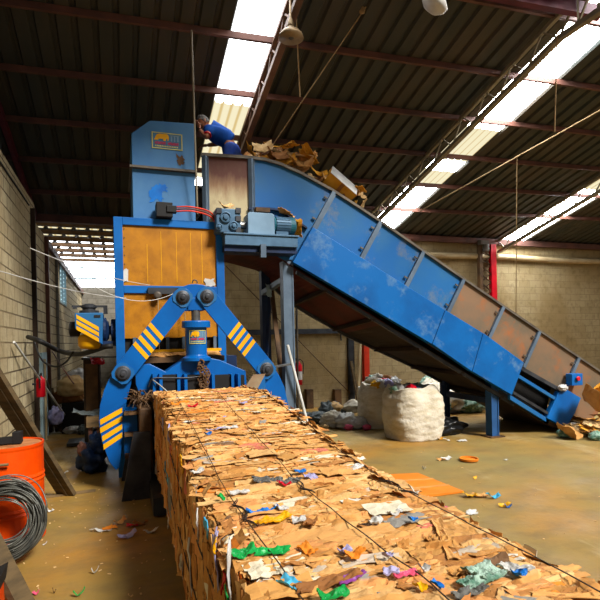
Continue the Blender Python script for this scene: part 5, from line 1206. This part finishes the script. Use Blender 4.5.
p = aY(97, 361, 7.6); bm = NB(); sheet(bm, p, .18, .12, .2, (.9, .2), .04, 9, 0); tag(obj('red_cloth', bm, M['red_p'], origin=p), 'red cloth hanging between cabinet and baler frame', 'cloth')
bm = NB(); bar(bm, p + Vector((-.12, .05, .06)), (FX0, 7.1, p.z + .06), .02, .02); tag(obj('cloth_rail', bm, M['dark_steel'], origin=p), 'thin rail the red cloth hangs on', 'rail')
for px, py, rx, rz, m, nm, lb, y in ((72, 418, .28, .22, 'card3', 'filled_sack', 'pale tan sack topmost in the pile left of the cabinet', 11.2), (78, 400, .26, .2, 'white', 'filled_sack', 'white sack at the back of the pile left of the cabinet', 11.6), (70, 405, .3, .2, 'card4', 'filled_sack', 'brown sack in the pile left of the cabinet', 11.4)):
    q = aY(px, {'pale tan': 388, 'white sa': 380, 'brown sa': 396}[lb[:8]], y); bm = NB(); blob(bm, q - EZ * rz * .7, rx, .25, rz, .25, 2.6, fine=.1); tag(obj(nm, bm, M[m], origin=q, smooth=True), lb, 'sack')
a = aY(63, 402, 11.4); bm = NB(); box(bm, a.x, a.x + .6, 11.1, 11.8, 0, a.z); tag(obj('storage_crate', bm, M['black'], origin=(a.x + .3, 11.4, 0)), 'dark crate under the sacks left of the cabinet', 'crate')
for i, (px0, px1, py1, m) in enumerate(((51, 54, 385, 'wood'), (55, 52, 392, 'grime'), (58, 56, 388, 'wood'), (61, 50, 380, 'rail'), (64, 57, 395, 'wood'))):
    a = aZ(px0, 434) + Vector((0, .3, 0)); b = aX(px1 - 4, py1, XL + .06); pole('timber_lath', a, b, 0, m, ('tan lath', 'dark lath', 'short tan lath', 'grey lath crossing the others', 'rightmost tan lath')[i] + ' leaning on the left wall past the pale strip', 'timber', (.045, .03))
q = aZ(56, 437) + Vector((0, .1, 0)); q2 = aY(56, 418, q.y); bm = NB(); blob(bm, q2 - EZ * .12, .13, .12, .19, .3, 3, fine=.1); tag(obj('film_bundle', bm, M['lilac_p'], origin=q2, smooth=True), 'white film bundle caught among the leaning laths', 'film')
q = aZ(71, 432) + Vector((0, .4, 0)); bm = NB(); lathe(bm, (q.x, q.y, 0), [(.05, 0), (.055, .02), (.055, .3), (.03, .36), (.025, .5), (.04, .52), (.04, .6)], 14); bt = tag(obj('plastic_bottle', bm, M['white'], origin=q), 'white bottle with a yellow cap by the sacks', 'bottle')
bm = NB(); lathe(bm, (q.x, q.y, .6), [(.045, 0), (.05, .01), (.05, .07), (.03, .08)], 14); obj('yellow_cap', bm, M['yellow_p'], bt)
for i in range(7):
    q = aZ(70 + i * 3.4, 430 + (i % 3) * 1.5) + Vector((0, U(-.3, .4), 0)); bm = NB(); blob(bm, q, U(.08, .2), U(.08, .15), U(.05, .12), .4, 3, nu=14, nv=9, fine=.1); tag(obj('rubbish_lump', bm, M[('grime', 'white', 'card4', 'black', 'grey_bag', 'wood', 'white')[i]], origin=q), 'lump of rubbish on the floor between wall and cabinet', 'rubbish', 'rubbish between wall and cabinet')
q = aZ(77, 447); bm = NB(); box(bm, q.x - .16, q.x + .2, q.y, q.y + .5, .02, .07); tag(obj('dark_pallet', bm, M['dark_steel'], origin=q), 'low dark slab on the floor beside the trestle', 'slab')
bm = NB(); q = aZ(91, 478); 
seat = empty('rag_pile', (q.x, q.y + .4, 0), 'dark blue rag bundle on the floor left of the striped side plate', 'rags')
bm = NB(); blob(bm, seat.location, .2, .25, .22, .45, 2.0, fine=.2); blob(bm, seat.location + Vector((.08, 0, .22)), .14, .2, .18, .4, 2.0, fine=.2); obj('blue_rags', bm, M['dark_blue'], seat, smooth=True)
bm = NB(); blob(bm, seat.location + Vector((-.12, -.12, .25)), .06, .06, .1, .3, 2.4); obj('pink_rag', bm, M['purlin'], seat, smooth=True)

# ------------------------------------------------------------------ cables, ropes and lamps under the roof
def rope(a, b, r, m, lb, sag=0.0, nm='rope', cat='rope'):
    bm = NB(); tube(bm, catenary(a, b, sag, 18) if sag else [a, b], r, 6); return tag(obj(nm, bm, M[m], origin=a), lb, cat)
a = aY(191.5, 30, 7.0); a.z = roofz(6.9) - .05; rope(aY(191.5, 30, 6.6), aY(197.5, 214, 7.05), .012, 'truss_grey', 'straight brown rope hanging in front of the blue chute tower')
a = aY(372, -2, 6.0); rope(a, aY(272, 146, 7.6), .008, 'rope', 'long slanting rope from the roof down to the cardboard heap')
bm = NB(); blob(bm, aY(362, 10, 6.12) - EZ * .05, .05, .03, .08, .3, 3, nu=12, nv=8); tag(obj('rope_knot', bm, M['rope'], origin=aY(362, 10, 6.12)), 'knot at the upper end of the slanting rope', 'knot')
a = aY(300, 97, 6.4); rope(a, aY(295, -8, 5.9), .009, 'rope', 'pale rope hanging behind the bell shaped lamp')
lp_ = aY(291, 34, 5.9); L_ = empty('pendant_lamp', lp_, 'bell shaped pendant lamp hanging from the roof', 'lamp')
bm = NB(); lathe(bm, lp_, [(.15, -.05), (.145, -.05), (.13, -.01), (.09, .03), (.045, .06), (.04, .075), (.043, .08), (.05, .06), (.1, .035), (.14, -.01), (.155, -.052)], 28); obj('lamp_shade', bm, M['brass'], L_, smooth=True)
bm = NB(); lathe(bm, lp_ + EZ * .07, [(.04, 0), (.045, .04), (.03, .1), (.015, .14), (.01, roofz(5.9) - lp_.z - .1)], 14); obj('lamp_stem', bm, M['brass'], L_, smooth=True)
bm = NB(); blob(bm, lp_ - EZ * .06, .045, .045, .055, .02, 2, nu=16, nv=12); obj('bulb', bm, M['grey_p'], L_, smooth=True)
lp2 = aY(434, 4, 5.0); L2 = empty('flood_lamp', lp2, 'white rounded lamp fitting against the roof at the top right of centre', 'lamp')
bm = NB(); R = Matrix.Rotation(.5, 3, 'Y') @ Matrix.Rotation(.5, 3, 'X'); lathe(bm, (0, 0, 0), [(.01, -.09), (.09, -.07), (.15, -.02), (.16, .03), (.1, .08), (.05, .1)], 24)
for v in bm.verts: v.co = R @ v.co * 1.05 + lp2
obj('lamp_dome', bm, M['white'], L2, smooth=True)
bm = NB(); bar(bm, lp2, (lp2.x + .02, lp2.y, roofz(lp2.y) - .02), .1, .08); obj('lamp_bracket', bm, M['steel'], L2)
a = aY(557.5, 30, 5.4); rope(a, aY(554.5, 132, 5.9), .009, 'rope', 'pale rope hanging from the bend of the right truss')
rope(aY(640, 88, 6.0), aY(420, 211, 8.4), .011, 'rope', 'long slanting cable from the upper right to the conveyor')
rope(aY(517, 155, 8.2), aY(516, 316, 9.8), .01, 'rope', 'thin pale line hanging before the back wall right of the red post')
rope(aY(-10, 268, 4.0), aY(126, 298, 6.9), .0035, 'white_paint', 'thin pale wire from the left wall to the baler frame', .04, 'wire', 'wire')
rope(aY(85, 280, 6.0), aY(180, 290, 6.5), .0035, 'white_paint', 'thin drooping wire in front of the amber panels', .18, 'wire', 'wire')
rope(aY(30, 248, 5.0), aY(150, 285, 6.93), .0035, 'white_paint', 'upper thin wire running to the guide rail rollers', .05, 'wire', 'wire')
rope(aY(226, 266, 12.2), aY(350, 393, 12.2), .012, 'grime', 'dark cable slanting down the back wall under the conveyor', 0, 'cable', 'cable')
rope(aX(-4, 156, XL + .013), aX(29, 205, XL + .013), .014, 'black', 'dark conduit sloping along the top of the left wall', 0, 'conduit', 'conduit')
bm = NB(); pts = [aY(x, y, 12.2) for x, y in ((380, 254), (440, 255.5), (500, 257), (540, 259.5), (570, 261), (625, 262))]; tube(bm, curve_pts(pts, 5), .085, 12); tag(obj('wall_pipe', bm, M['pvc'], origin=pts[0], smooth=True), 'long pale pipe running along the top of the back wall', 'pipe')
p = aY(484, 247, 12.05); bm = NB(); box(bm, p.x - .22, p.x + .05, 11.9, 12.05, p.z + .05, p.z + .16); lathe(bm, (p.x, 11.97, p.z - .15), [(.08, 0), (.09, .01), (.09, .2), (.05, .22)], 14); tag(obj('junction_box', bm, M['rail'], origin=p), 'small grey fitting at the head of the red post', 'fitting')
# ------------------------------------------------------------------ light
wd = bpy.data.worlds.new('world'); scene.world = wd; wd.use_nodes = True
bg = wd.node_tree.nodes['Background']; bg.inputs[0].default_value = (.86, .93, 1, 1); bg.inputs[1].default_value = .25
sl = bpy.data.lights.new('sun', 'SUN'); so = bpy.data.objects.new('sun', sl); COL.objects.link(so)
sl.energy = 7.4; sl.angle = radians(14); sl.color = (1, .96, .9)
so.rotation_euler = Vector((-.52, 1.0, -1)).to_track_quat('-Z', 'Y').to_euler(); so.location = (4, -4, 10)
vs = scene.view_settings; vs.view_transform = 'Standard'; vs.look = 'None'; vs.gamma = 1; vs.exposure = -.02; vs.use_curve_mapping = False
scene.cycles.max_bounces = 6
